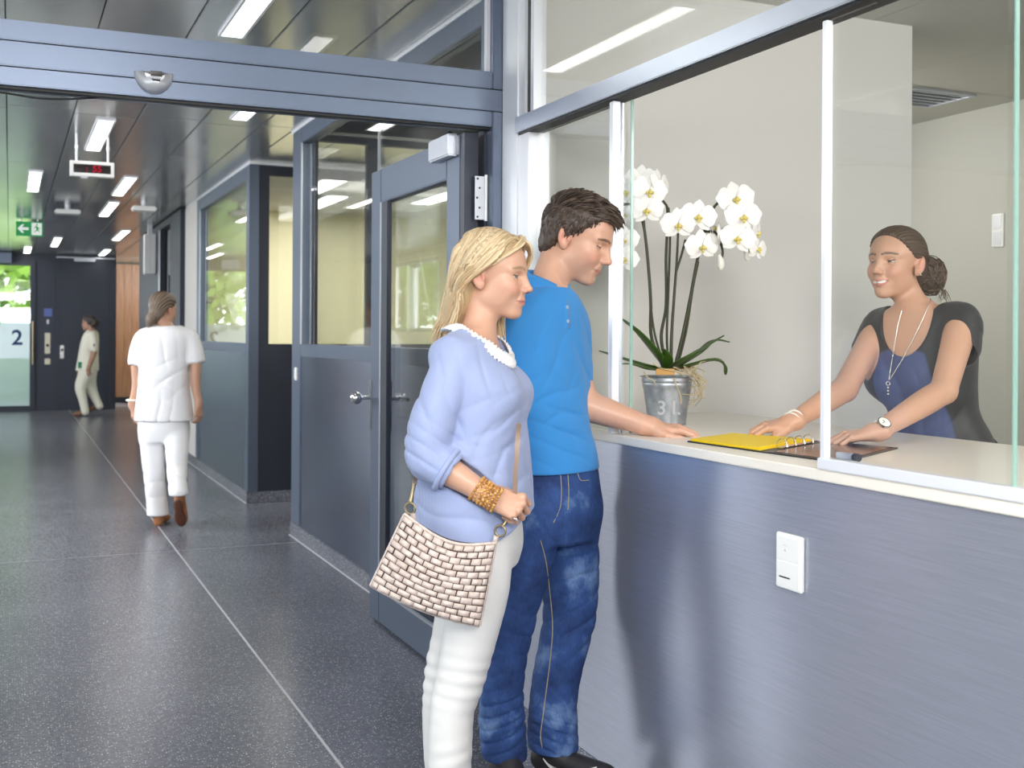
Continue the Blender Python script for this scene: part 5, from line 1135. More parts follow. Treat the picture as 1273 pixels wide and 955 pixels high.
    pts = np.array(pts); V = np.concatenate([pts-tl*.015, pts+tl*.015, pts+tl*.015-tf*.006, pts-tl*.015-tf*.006]); i = np.arange(8); Q = np.concatenate([np.stack([a_*9+i, b_*9+i, b_*9+i+1, a_*9+i+1], 1) for a_, b_ in ((0, 1), (1, 2), (3, 0))]); mesh_obj('placket', V, Q, mp, po)
    mbt = mat('grey_blue_button', srgb(150, 180, 205), .3)
    for k in (2, 6): MB().cyl(pts[k]-tf*.002, pts[k]+tf*.002, .0055, n=12).build('button', mbt, po)
    # ---- jeans
    mj = mat('faded_blue_denim', srgb(44, 74, 130), .85); v = coords(mj); n1 = noise(mj, v, 7, 5, .6); n2 = noise(mj, coords(mj, (1, 1, .12)), 420, 2); r1 = ramp(mj, n1.outputs[0], [(.34, srgb(26, 48, 96)), (.55, srgb(46, 78, 136)), (.72, srgb(112, 142, 188))])
    mm = nd(mj, 'ShaderNodeMix', data_type='RGBA', blend_type='OVERLAY'); mm.inputs[0].default_value = .45; wire(mj, r1.outputs[0], mm.inputs[6]); wire(mj, n2.outputs[0], mm.inputs[7]); wire(mj, mm.outputs[2], bsdf(mj).inputs['Base Color']); bump(mj, n2.outputs[0], .25, .001)
    J = Field(); J.u(loft([tuple(PXW(x, y, W))+(q, b) for x, y, q, b in ((689, 570, .150, .108), (690, 600, .158, .112), (690, 640, .170, .122), (688, 672, .150, .11))], tl, tf, 2.2))
    rl = LP([(668, 640, W-.05, 34), (656, 690, W-.07, 33), (643, 750, W-.08, 28), (633, 805, W-.08, 25), (626, 850, W-.08, 26), (624, 890, W-.08, 28), (626, 925, W-.08, 28.5), (627, 941, W-.08, 28)])
    ll = LP([(706, 640, W+.05, 36), (708, 697, W+.06, 37), (709, 758, W+.06, 33.5), (702, 795, W+.05, 31), (692, 842, W+.04, 30), (688, 872, W+.03, 30), (687, 905, W+.02, 31), (688, 930, W+.01, 31)])
    J.u(chain(rl, 40), .02).u(chain(ll, 40), .02)
    for dr, fq, am, c, rd, sd in ((UP+RV*.35, 30, .010, PXW(688, 912, W-.05), .085, 1), (UP-RV*.35, 30, .010, PXW(624, 905, W-.1), .09, 2), (UP+RV*.9, 22, .008, PXW(690, 880, W-.05), .12, 11), (UP-RV*.8, 22, .008, PXW(630, 860, W-.1), .13, 12), (UP*.9-RV*.5, 17, .009, PXW(705, 790, W), .13, 4), (UP*.9+RV*.4, 18, .009, PXW(636, 790, W-.1), .13, 5), (UP*.5+RV*.8, 15, .008, PXW(690, 655, W-.1), .10, 7), (UP*.8-RV*.5, 14, .008, PXW(715, 700, W), .10, 8)): J.disp(crease(dr, fq, am, c, rd, sd, 1.7, 9), am)
    J.disp(cloth_noise(.0018, (30, 30, 20), 9), .002)
    J.inter(plane(PXW(627, 942, W-.08), -UP-RV*.04), .004)
    lo, hi = bounds(rl+ll+[tuple(PXW(690, 572, W))], .14); hi[2] = PXW(690, 566, W)[2]; V, Q = J.mesh(lo, hi, .0045); je = mesh_obj('jeans', V, Q, mj, root, True)
    mth = mat('pale_seam_thread', srgb(172, 160, 130), .8); JF = J
    def on_cloth(F_, px, py, w0, off=.0022):
        p0 = PXW(px, py, w0-.5); d_ = PXW(px, py, w0+.5)-p0; tt = np.linspace(0, 1, 400); val = F_(p0+d_*tt[:, None]); k = np.argmax(val < 0); return p0+d_*tt[k]-nrm(d_)*off
    seam = [(672, 672), (679, 700), (684, 740), (687, 780), (684, 820), (679, 860), (675, 890), (672, 915), (674, 930)]
    MB().tube(np.array([on_cloth(J, x, y, W, .003) for x, y, z in smooth_path([q+(0,) for q in seam], 90)]), .0016, 5).build('inseam', mth, je, smooth=True)
    fly = [(697, 590), (698, 610), (697, 628), (693, 640), (688, 650)]; MB().tube(smooth_path([on_cloth(J, x, y, W) for x, y in fly], 16), .0013, 5).build('fly_seam', mth, je, smooth=True)
    MB().tube(smooth_path([on_cloth(J, x, y, W) for x, y in ((706, 590), (707, 612), (706, 634))], 12), .0013, 5).build('fly_seam', mth, je, smooth=True)
    MB().tube(smooth_path([on_cloth(J, x, y, W) for x, y in ((718, 588), (722, 597), (732, 597))], 12), .0013, 5).build('pocket_seam', mth, je, smooth=True)
    # ---- trainers
    mu = mat('black_mesh_trainer', srgb(34, 33, 38), .6); n = noise(mu, coords(mu), 260, 2); bump(mu, n.outputs[0], .3, .002); mso = mat('white_rubber_sole', srgb(236, 236, 238), .5)
    for (x, w_, d_, mk) in ((664, W+.02, RV*.87-FV*.45, 'l'), (616, W-.06, RV*.55-FV*.83, 'r')):
        h = PXW(x, 960, w_); h[2] = 0; d_ = nrm(d_); F = Field(); Rr = shoe(F, h+UP*.016, d_, .295, .10); F.u(chain([tuple(h+Rr@V3(.03, 0, .07))+(.036,), tuple(h+Rr@V3(.07, 0, .095))+(.040,)]), .02)
        lo, hi = h-V3(.36, .36, .01), h+V3(.36, .36, .18); V, Q = F.mesh(lo, hi, .004); so = mesh_obj('shoe', V, Q, mu, root, True)
        G = Field(); G.u(ell(h+Rr@V3(.075, 0, .018), (.082, .044, .06), Rr)).u(ell(h+Rr@V3(.20, .003, .018), (.102, .052, .05), Rr), .03).inter(plane(h+UP*.030, UP-d_*.02), .006).inter(plane(h+UP*.001, -UP), .003); V, Q = G.mesh(lo, hi, .004); mesh_obj('sole', V, Q, mso, so, True)
        # curved white flash on the outer side
        sdv = -Rr[:, 1]; pts = []; 
        for u, z, hw in ((.050, .085, .002), (.075, .060, .008), (.10, .050, .011), (.14, .055, .009), (.18, .068, .006), (.215, .082, .001)): pts.append((u, z, hw))
        pp = smooth_path(np.array(pts), 24); V = []
        for u, z, hw in pp:
            for q in (hw, -hw):
                c = h+Rr@V3(u, 0, z+q); lo_, hi_ = 0., .09
                for _ in range(18):
                    mid = (lo_+hi_)/2
                    if F((c+sdv*mid)[None])[0] < 0: lo_ = mid
                    else: hi_ = mid
                V.append(c+sdv*(lo_+.0015))
        mesh_obj('flash_mark', V, [[2*i, 2*i+1, 2*i+3, 2*i+2] for i in range(23)], mso, so)
        ml = mat('black_lace', srgb(20, 20, 22), .8)
        for k in range(4): MB().tube(smooth_path([h+Rr@V3(.115+.026*k, -.028, .082-.008*k), h+Rr@V3(.12+.026*k, 0, .094-.010*k), h+Rr@V3(.115+.026*k, .028, .082-.008*k)], 8), .003, 6).build('lace', ml, so, smooth=True)
    # ---- short hair
    zs = [-.10, -.06, -.045, -.02, .0, .02, .04, .062, .085, .10]; xh = [-.06, -.055, -.050, -.038, -.004, .018, .036, .052, .084, .10]
    C = hair_cap(o, R, s, xh, zs, .009, low=-.072); C.u(xf(ell((.050, 0, .098), (.040, .052, .020), roty(.35)), o, R, s), .02); C.disp(lambda p: .0022*vnoise(((p-o)@R)*np.array([150, 220, 150])), .003)
    V, Q = C.mesh(o-.2, o+.2, .003); q = (V-o)@R; g = vnoise(q*np.array([110, 300, 110])); base = np.array((.052, .034, .025)); hbm = mesh_obj('hair', V, Q, M['hair'], root, True, base*(1+.35*g[:, None]))
    rs = np.random.RandomState(5); paths = []; rad = []
    D = (V-o)@R; nn = len(V)
    cand = np.nonzero((np.abs(C(V)) < .004))[0]; cand = cand[rs.permutation(len(cand))[:1500]]
    for i in cand:
        p = D[i]; out = nrm((p-np.array([-.015, 0, .037]))/np.array([1, .8, .85])); flow = V3(.9, .10, .25) if p[2] > .07*s else V3(-.15, 0, -1.0); flow = nrm(flow-out*(flow@out)); L = (.030 if p[2] > .07*s else .012)*rs.uniform(.7, 1.15)
        if p[2] > .07*s and p[0] > .02: flow = nrm(flow+.5*rs.normal()*np.array([0, 1, 0])); 
        lift = .35 if p[2] > .07*s else .12; dv = nrm(flow+out*lift+rs.normal(size=3)*.12); P = np.array([p-out*.003, p+dv*L*.4, p+dv*L*.75+flow*L*.1, p+dv*L*.8+flow*L*.32-out*.002]); paths.append(o+P@R.T); rad.append(np.array([.0022, .0026, .0018, .0004]))
    lock_set(paths, rad, 'hair_tufts', M['hair'], hbm, base, .25, 4, 7, (.095, .064, .045))
    return dict(root=root, o=o, R=R)
MAN = build_man()
# ================================================================== the receptionist behind the glass
def build_receptionist():
    W = 3.72; root = empty('person', (PXW(1175, 560, W+.05)[0], PXW(1175, 560, W+.05)[1], 0), 'smiling receptionist with a dark hair bun leaning on the worktop behind the glass', 'person')
    fd, fu = face_dir(36, -3, False); R = frame(fd, fu); s = 1.03; Wh = W-.05
    eye = PXW(1108, 325, Wh); o = eye-R@V3(.074, .034, .001)*s
    a = math.radians(45); tf = -math.cos(a)*RV-math.sin(a)*FV; tl = np.cross(UP, tf); neck = PXW(1138, 384, W)
    B = Field(); nb = o+R@V3(-.028, 0, -.055)*s
    B.u(chain([tuple(nb)+(.050,), tuple((nb+neck)/2)+(.046,), tuple(neck)+(.050,)], 8))
    B.u(loft([tuple(PXW(x, y, W))+(q, b) for x, y, q, b in ((1140, 376, .055, .05), (1142, 390, .125, .072), (1146, 408, .165, .09), (1147, 440, .16, .105), (1150, 480, .15, .11), (1160, 515, .135, .095), (1170, 560, .15, .10))], tl, tf), .03)
    shl = PXW(1196, 402, W-.13); el = PXW(1173, 486, 3.38); wr = PXW(1090, 538, 3.17); wr[2] = max(wr[2], WZ+.040)
    B.u(chain([tuple(shl)+(.052,), tuple(shl*.5+el*.5)+(.044,), tuple(el)+(.039,)], 8), .03); B.u(chain([tuple(el)+(.039,), tuple(el*.65+wr*.35)+(.038,), tuple(wr)+(.0245,)], 10), .012)
    t1 = PXW(1036, 550, 3.19); fw = t1-wr; fw[2] = -.016; hand_field(B, wr, fw, UP+.15*RV-.12*FV, -1, .93, [(24, 34, 20), (26, 36, 20), (28, 36, 20), (30, 34, 18)], (9, 3, -4, -11), [(.028, .028, -.012), (.050, .046, -.020), (.072, .050, -.026), (.090, .044, -.031)])
    shr = PXW(1093, 406, W+.12); er = PXW(1050, 484, 3.63); wr2 = PXW(984, 530, 3.43); wr2[2] = max(wr2[2], WZ+.046)
    B.u(chain([tuple(shr)+(.046,), tuple(er)+(.040,)]), .03); B.u(chain([tuple(er)+(.040,), tuple(er*.65+wr2*.35)+(.038,), tuple(wr2)+(.0245,)], 10), .012)
    t2 = PXW(926, 538, 3.42); fw2 = t2-wr2; fw2[2] = -.018; hand_field(B, wr2, fw2, UP+.1*RV-.2*FV, 1, .93, [(22, 40, 22), (24, 42, 22), (26, 42, 22), (28, 38, 20)], (7, 2, -4, -10), [(.028, .028, -.012), (.052, .040, -.022), (.074, .040, -.030), (.092, .030, -.035)])
    for sd in (-1, 1): B.u(ell(PXW(1128, 470, W)+tl*.072*sd, (.07, .066, .066), frame(tf, UP)), .04)
    head_field(B, o, R, s, False, .8, teeth=True, lid=.0070)
    lo, hi = bounds([o, shl, el, wr, shr, er, wr2, t1, t2, PXW(1150, 480, W)], .17); lo[2] = WZ-.02; V, Q = B.mesh(lo, hi, .0024)
    mesh_obj('body', V, Q, M['skin'], root, True, face_colors(V, o, R, s, (.58, .33, .225), (.52, .18, .16), (.10, .06, .04), smile=.8, teeth=True, lidz=.0070, gaze=(-.002, .001)))
    # ---- black dress, a blue reflection from the glass painted into its front
    S = Field(); S.u(loft([tuple(PXW(x, y, W))+(q, b) for x, y, q, b in ((1144, 383, .110, .06), (1145, 394, .145, .085), (1147, 410, .176, .105), (1148, 440, .174, .120), (1151, 480, .162, .124), (1160, 512, .148, .108), (1168, 540, .165, .120), (1173, 575, .18, .13), (1178, 640, .19, .14))], tl, tf, 2.2, .012))
    for sd in (-1, 1): S.u(ell(PXW(1128, 471, W)+tl*.072*sd, (.078, .074, .074), frame(tf, UP)), .04)
    S.u(chain([tuple(PXW(1178, 397, W-.08))+(.055,), tuple(shl+UP*.004)+(.060,), tuple(PXW(1194, 432, W-.17))+(.062,)], 8), .03); S.u(chain([tuple(PXW(1108, 400, W+.08))+(.050,), tuple(shr+UP*.004)+(.054,), tuple(PXW(1079, 434, W+.08))+(.054,)], 8), .03)
    S.sub(rc(PXW(1194, 424, W-.165), PXW(1186, 455, W-.22), .049, .060), .004); S.sub(rc(PXW(1080, 431, W+.085), PXW(1066, 456, W+.04), .043, .056), .004)
    S.sub(ell(PXW(1138, 392, W)+tf*.09, (.125, .088, .135), frame(tf, UP)), .006); S.sub(ell(neck+UP*.03, (.10, .10, .075)), .01)
    for dr, fq, am, c, rd, sd in ((RV*.9+UP*.3, 20, .007, PXW(1130, 510, W-.1), .10, 1), (UP*.8-RV*.5, 16, .007, PXW(1180, 520, W-.1), .10, 2), (RV*.6+UP*.8, 18, .006, PXW(1200, 405, W-.15), .07, 3)): S.disp(crease(dr, fq, am, c, rd, sd), am)
    lo, hi = bounds([PXW(1060, 375, W), PXW(1240, 375, W), PXW(1170, 620, W), shl, shr], .16); hi[2] = PXW(1150, 372, W)[2]; lo[2] = .80; V, Q = S.mesh(lo, hi, .0045)
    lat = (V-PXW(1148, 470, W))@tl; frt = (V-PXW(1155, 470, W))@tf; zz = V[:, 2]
    pan = np.clip((.075+.30*np.clip(PXW(0, 450, W)[2]-zz, -1, .3)-lat)/.008, 0, 1)*np.clip((lat+.120)/.008, 0, 1)*np.clip(frt/.01, 0, 1)*np.clip((PXW(0, 424, W)[2]-zz-.35*np.maximum(0, np.abs(lat+.02)-.03))/.01, 0, 1)  # mask of the glass reflection painted on the dress front
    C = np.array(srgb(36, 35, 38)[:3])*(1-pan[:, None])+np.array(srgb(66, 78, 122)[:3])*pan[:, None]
    md = attr_mat('black_dress_painted_reflection', .55, 900, .1); bsdf(md).inputs['Sheen Weight'].default_value = .15; dress = mesh_obj('dress', V, Q, md, root, True, C)
    T = Field(); hp = PXW(1178, 620, W)
    hx = PXW(1176, 560, W+.04)
    for sd in (-1, 1): T.u(chain([tuple(V3(hx[0], hx[1], .95)+tl*.085*sd)+(.10,), tuple(V3(hx[0], hx[1], .5)+tl*.09*sd)+(.07,), tuple(V3(hx[0], hx[1], .06)+tl*.095*sd)+(.055,)]), .03)
    T.inter(plane((0, 0, .05), (0, 0, -1)), .004); V, Q = T.mesh(V3(hx[0]-.3, hx[1]-.3, .02), V3(hx[0]+.3, hx[1]+.3, 1.1), .014); mesh_obj('trousers', V, Q, mat('black_trousers', srgb(32, 32, 36), .8), root, True)
    for sd in (-1, 1):
        F = Field(); h = V3(hx[0], hx[1], 0)+tl*.095*sd-tf*.07; shoe(F, h, tf, .24, .085); V, Q = F.mesh(h-V3(.3, .3, .01), h+V3(.3, .3, .14), .01); mesh_obj('shoe', V, Q, M['black'], root, True)
    # ---- hair, slicked back into a loose bun
    zs = [-.10, -.06, -.03, .0, .02, .045, .066, .085, .10]; xh = [-.075, -.066, -.055, -.040, .012, .040, .056, .070, .086]
    H = hair_cap(o, R, s, xh, zs, .006, low=-.070); rr_ = lambda p: ((p-o)@R)/s
    H.disp(lambda p: .0016*np.sin(62*np.arctan2(rr_(p)[:, 1], rr_(p)[:, 2]+.02)+3*vnoise(rr_(p)*30)), .002)
    bc = o+R@V3(-.132, .030, -.026)*s; H.u(ell(bc, (.048, .054, .060), R), .022); H.disp(lambda p: .0045*np.exp(-((p-bc)**2).sum(1)/.055**2)*vnoise((p-bc)*150, 3), .005)
    V, Q = H.mesh(o-.24, o+.2, .003); q = rr_(V); g = np.sin(90*np.arctan2(q[:, 1], q[:, 2]+.02)+4*vnoise(q*25)); base = np.array((.072, .044, .027)); hb = mesh_obj('hair', V, Q, M['hair'], root, True, base*(1.05+.30*g[:, None]))
    rs = np.random.RandomState(9); paths = []; rad = []
    for k in range(150):   # curls of the bun
        d = nrm(rs.normal(size=3)); e = nrm(np.cross(d, rs.normal(size=3))); rr = rs.uniform(.88, 1.10); tt = np.linspace(0, rs.uniform(1.2, 2.6), 14)
        P = bc+((np.cos(tt)[:, None]*d+np.sin(tt)[:, None]*e)*np.array([.050, .056, .062])*rr)@R.T+rs.normal(size=3)*.002; paths.append(P); rad.append(.0026*np.linspace(1, .5, 14))
    for k in range(14):
        p0 = bc+R@V3(-.02+.02*rs.normal(), .035, -.045); P = smooth_path([p0, p0+R@V3(.0, .012, -.018)+rs.normal(size=3)*.004, p0+R@V3(.012*rs.normal(), .010, -.042)+rs.normal(size=3)*.006], 10); paths.append(P); rad.append(.0016*np.linspace(1, .4, 10))
    for k in range(240):   # strands drawn from the hairline to the bun
        ph = rs.uniform(-1.75, 1.75); zc, yc = math.cos(ph), math.sin(ph)
        z0 = .100*zc if zc > 0 else .05*zc; xs_ = float(np.interp(.085*zc, zs, xh)); pts = []
        for t in np.linspace(0, 1, 16):
            ang = math.acos(np.clip((xs_+.015)/.100, -1, 1))*(1-t)+2.75*t; x_ = -.015+.100*math.cos(ang); rad_ = math.sin(ang); pts.append(V3(x_, .0815*yc*rad_, .037+.0895*zc*rad_-(.045*t*t)))
        paths.append(o+(np.array(pts)+rs.normal(size=3)*.001)@R.T*s); rad.append(.0022*np.clip(np.linspace(.5, 1.3, 16), 0, 1))
    lock_set(paths, rad, 'hair_strands', M['hair'], hb, base, .25, 4, 2, (.15, .095, .055))
    # ---- jewellery
    msil = mat('silver_chain', srgb(232, 228, 220), .25, .6); U = Field(); U.u(lambda p: np.minimum(B(p), S(p)))
    def hit(px, py, off=.003):
        p0 = PXW(px, py, W-.75); d_ = PXW(px, py, W+.4)-p0; tt = np.linspace(0, 1, 500); v = U(p0+d_*tt[:, None]); k = int(np.argmax(v < 0)); return p0+d_*tt[k]-nrm(d_)*off
    for name, pts in (('necklace', [(1121, 386), (1116, 405), (1111, 435), (1107, 460), (1105, 472)]), ('necklace', [(1157, 372), (1148, 395), (1136, 420), (1120, 450), (1106, 472)])): MB().tube(smooth_path([hit(x, y, .0075) for x, y in np.stack([np.interp(np.linspace(0, 4, 26), np.arange(5), q) for q in zip(*pts)], 1)], 60), .0016, 6).build(name, msil, root, smooth=True)
    c = hit(1104, 477, .010); P, D = ring_on(ell(c, (.006,)*3), c, FV, 20, .03); V, Q = closed_tube(P, .0016, 6); pd = mesh_obj('pendant', V, Q, msil, root, True); V, Q = beads([hit(1104, 482, .008), hit(1104, 486, .008), hit(1104, 490, .009)], .0036, 8); mesh_obj('pendant_drop', V, Q, msil, pd, True)
    mpe = mat('pearl', srgb(244, 238, 230), .25); arm2 = chain([tuple(er*.65+wr2*.35)+(.038,), tuple(wr2)+(.0245,), tuple(wr2+nrm(fw2)*.03)+(.028,)]); d2 = nrm(wr2-er)
    for k in (0, 1):
        P, D = ring_on(arm2, wr2-d2*(.006+.016*k), d2+.15*UP*(k-.5), 34, .1); V, Q = beads(P+D*.0035, .0036, 7); bo = mesh_obj('pearl_bracelet', V, Q, mpe, root, True); bo['kind'] = 'stuff'
    arm = chain([tuple(el*.65+wr*.35)+(.040,), tuple(wr)+(.0245,), tuple(wr+nrm(fw)*.03)+(.027,)]); d1 = nrm(wr-el); wc = wr-d1*.012
    P, D = ring_on(arm, wc, d1, 44, .1); V = np.concatenate([P+D*.0005-d1*.009, P+D*.0035-d1*.009, P+D*.0035+d1*.009, P+D*.0005+d1*.009]); K = 44; i = np.arange(K); i2 = (i+1) % K; Q = np.concatenate([np.stack([(j % 4)*K+i, (j % 4)*K+i2, ((j+1) % 4)*K+i2, ((j+1) % 4)*K+i], 1) for j in range(4)])
    wt_ = mesh_obj('wristwatch', V, Q, mat('white_watch_band', srgb(236, 234, 228), .3, .2), root); dn = nrm(-FV*.8+UP*.62); dn = nrm(dn-d1*(dn@d1)); c = wc+dn*.030
    MB().cyl(c-dn*.004, c+dn*.005, .0195, n=28).build('watch_case', M['steel'], wt_, auto=40); MB().cyl(c+dn*.005, c+dn*.0056, .0165, n=28).build('dial', mpe, wt_, auto=40); MB().tube([c+dn*.0062, c+dn*.0062+d1*.011], .0008, 5).tube([c+dn*.0062, c+dn*.0062+np.cross(d1, dn)*.008], .0008, 5).build('hands', M['black'], wt_)
    V, Q = beads([o+R@V3(-.012, .083, -.036)*s, o+R@V3(-.008, .083, -.030)*s], .0026, 8); mesh_obj('earring', V, Q, msil, root, True)
build_receptionist()
# ================================================================== the two nurses in the corridor
M['uniform'] = fabric('white_uniform', srgb(240, 240, 242), .85, 500, .1, .02, .3)
def build_walker():
    W = 7.95; root = empty('person', tuple(PXW(205, 652, W)[:2])+(0,), 'nurse in a white tunic and trousers walking away down the corridor', 'person')
    tf = FV; tl = -RV; fd, fu = nrm(FV*.93+RV*.36-UP*.05), UP; R = frame(fd, fu); o = PXW(203, 385, W)
    B = Field(); neck = PXW(207, 409, W); B.u(chain([tuple(o+R@V3(-.028, 0, -.05))+(.05,), tuple(neck)+(.05,)])); B.u(loft([tuple(PXW(206, y, W))+(q, b) for y, q, b in ((405, .06, .05), (415, .14, .08), (470, .14, .09))], tl, tf), .03)
    arms = []
    for sd, pts in ((1, [(180, 432, 5.0), (170, 450, 6.4), (170, 478, 5.8), (164, 503, 4.0)]), (-1, [(234, 432, 5.0), (243, 450, 6.4), (243, 478, 5.8), (247, 502, 4.0)])):
        c = LP([(x, y, W+(.0 if sd > 0 else -.02), r) for x, y, r in pts]); B.u(chain(c, 16), .02); wr = np.array(c[-1][:3]); hand_field(B, wr, -UP+.12*FV+(.05*RV if sd > 0 else 0), tl*sd*.8-.4*tf, -sd, .92, [(24, 34, 24)]*4); arms.append(wr)
    head_field(B, o, R, 1.0, False, .1); V, Q = B.mesh(PXW(150, 355, W)-V3(.1, .35, .0)*1-V3(0, 0, 1.15), PXW(262, 350, W)+V3(.1, .35, .06), .0052)
    mesh_obj('body', V, Q, M['skin'], root, True, face_colors(V, o, R, 1.0, SKIN_A, LIPS, (.15, .1, .07)))
    S = Field(); S.u(loft([tuple(PXW(x, y, W))+(q, b) for x, y, q, b in ((207, 405, .10, .075), (207, 413, .168, .10), (206, 425, .185, .12), (205, 450, .178, .125), (204, 480, .178, .125), (204, 505, .195, .135), (204.5, 523, .207, .142))], tl, tf, 2.4, .01))
    for pts in ([(188, 414, 8), (178, 420, 10.5), (173, 435, 11.5), (171, 449, 11.8)], [(226, 414, 8), (236, 420, 10.5), (241, 435, 11.3), (243, 447, 11.6)]): S.u(chain(LP([(x, y, W, r) for x, y, r in pts]), 12), .02)
    for x, y, x2, y2 in ((171, 447, 170, 462), (243, 445, 244, 460)): S.sub(rc(PXW(x, y, W), PXW(x2, y2, W), .052, .06), .004)
    S.sub(ell(neck+UP*.03, (.075, .07, .05)), .008)
    for dr, fq, am, c, rd, sd in ((UP*.9-RV*.4, 9, .011, PXW(215, 470, W-.1), .14, 1), (UP*.8+RV*.6, 9, .010, PXW(195, 485, W-.1), .14, 2), (RV*.9+UP*.2, 10, .008, PXW(205, 435, W-.1), .12, 3), (RV, 9, .009, PXW(205, 515, W), .2, 4)): S.disp(crease(dr, fq, am, c, rd, sd, 1, 7), am)
    V, Q = S.mesh(PXW(150, 400, W)-V3(.1, .35, .75), PXW(262, 400, W)+V3(.1, .35, .05), .0075); mesh_obj('tunic', V, Q, M['uniform'], root, True)
    T = Field(); T.u(loft([tuple(PXW(204, y, W))+(q, b) for y, q, b in ((508, .16, .11), (530, .178, .125), (550, .17, .11))], tl, tf)); l1 = LP([(189, 535, W, 15.5), (190, 565, W-.02, 14.2), (192, 595, W-.03, 12.6), (195, 625, W-.02, 12.6), (196, 639, W-.02, 13)]); l2 = LP([(219, 535, W, 15.5), (220, 560, W-.08, 14), (220, 585, W-.14, 12.2), (221, 605, W-.24, 11.4), (222, 614, W-.28, 11.6)])
    T.u(chain(l1, 20), .02).u(chain(l2, 20), .02); T.disp(crease(UP+RV*.5, 9, .010, PXW(221, 575, W-.2), .2, 6, 1, 7), .01); T.disp(crease(UP-RV*.3, 9, .007, PXW(192, 600, W-.1), .2, 7, 1, 7), .007)
    T.inter(plane(PXW(196, 640, W), -UP), .004); T.inter(lambda p: np.where((p-PXW(209, 600, W))@RV > 0, PXW(221, 616, W-.28)[2]-p[:, 2], -9.), .004); V, Q = T.mesh(PXW(160, 505, W)-V3(.1, .5, .85), PXW(250, 505, W)+V3(.1, .35, .03), .0075); mesh_obj('trousers', V, Q, M['uniform'], root, True)
    mtan = mat('tan_leather_shoe', srgb(176, 118, 78), .45); msol = mat('brown_shoe_sole', srgb(92, 54, 36), .6)
    F = Field(); h = PXW(197, 655, W-.02); h[2] = 0; shoe(F, h-FV*.03+UP*.003, FV, .24, .085); F.u(rc(h+UP*.03, h+UP*.12, .034, .03), .02); V, Q = F.mesh(h-V3(.3, .3, .01), h+V3(.3, .35, .14), .006); mesh_obj('shoe', V, Q, mtan, root, True)
    toe = PXW(226, 657, W-.16); toe[2] = .012; up_ = nrm(UP*.96-FV*.30); d_ = nrm(toe-(toe+up_*.235-FV*.045)); F = Field(); heel = toe-d_*.235; nrmv = nrm(FV*.97+UP*.05); Rr = shoe(F, heel, d_, .24, .088, nrmv); F.u(rc(heel+nrmv*.05-UP*.01, heel+nrmv*.05+UP*.05, .032, .03), .02); V, Q = F.mesh(heel-V3(.25, .25, .3), heel+V3(.25, .25, .12), .006); so = mesh_obj('shoe', V, Q, mtan, root, True)
    G = Field(); G.u(ell(heel+Rr@V3(.05, 0, 0), (.05, .032, .012), Rr)).u(ell(heel+Rr@V3(.155, 0, 0), (.075, .042, .012), Rr), .03); V, Q = G.mesh(heel-V3(.2, .2, .3), heel+V3(.2, .2, .1), .006); mesh_obj('sole', V, Q, msol, so, True)
    zs = [-.10, -.06, -.03, .0, .02, .045, .066, .085, .10]; xh = [-.075, -.066, -.055, -.035, .012, .040, .056, .070, .086]; H = hair_cap(o, R, 1.0, xh, zs, .008, low=-.085); rr_ = lambda p: ((p-o)@R)
    H.u(ell(o+R@V3(-.088, .03, -.075), (.035, .040, .045), R), .03); H.u(chain([tuple(o+R@V3(-.085, .035, -.085))+(.022,), tuple(o+R@V3(-.075, .065, -.125))+(.009,)]), .02); H.disp(lambda p: .0035*np.sin(34*np.arctan2(rr_(p)[:, 1], rr_(p)[:, 2]+.05)+3*vnoise(rr_(p)*25)), .004)
    V, Q = H.mesh(o-.22, o+.2, .0045); q = rr_(V); g = np.sin(40*np.arctan2(q[:, 1], q[:, 2]+.05)+4*vnoise(q*22)); mesh_obj('hair', V, Q, M['hair'], root, True, np.array((.17, .12, .085))*(1.05+.45*g[:, None]))
    mb_ = mat('white_wristband', srgb(238, 236, 230), .4); P, D = ring_on(ell(arms[0]+UP*.03, (.034,)*3), arms[0]+UP*.03, UP, 24, .08); V, Q = closed_tube(P, .008, 8); mesh_obj('bracelet', V, Q, mb_, root, True)
    V, Q = Field().u(ell(arms[0]-UP*.10+FV*.03+RV*.045, (.03, .02, .045))).mesh(arms[0]-V3(.15, .15, .25), arms[0]+V3(.15, .15, .05), .008); mesh_obj('folded_cloth', V, Q, M['uniform'], root, True)
build_walker()
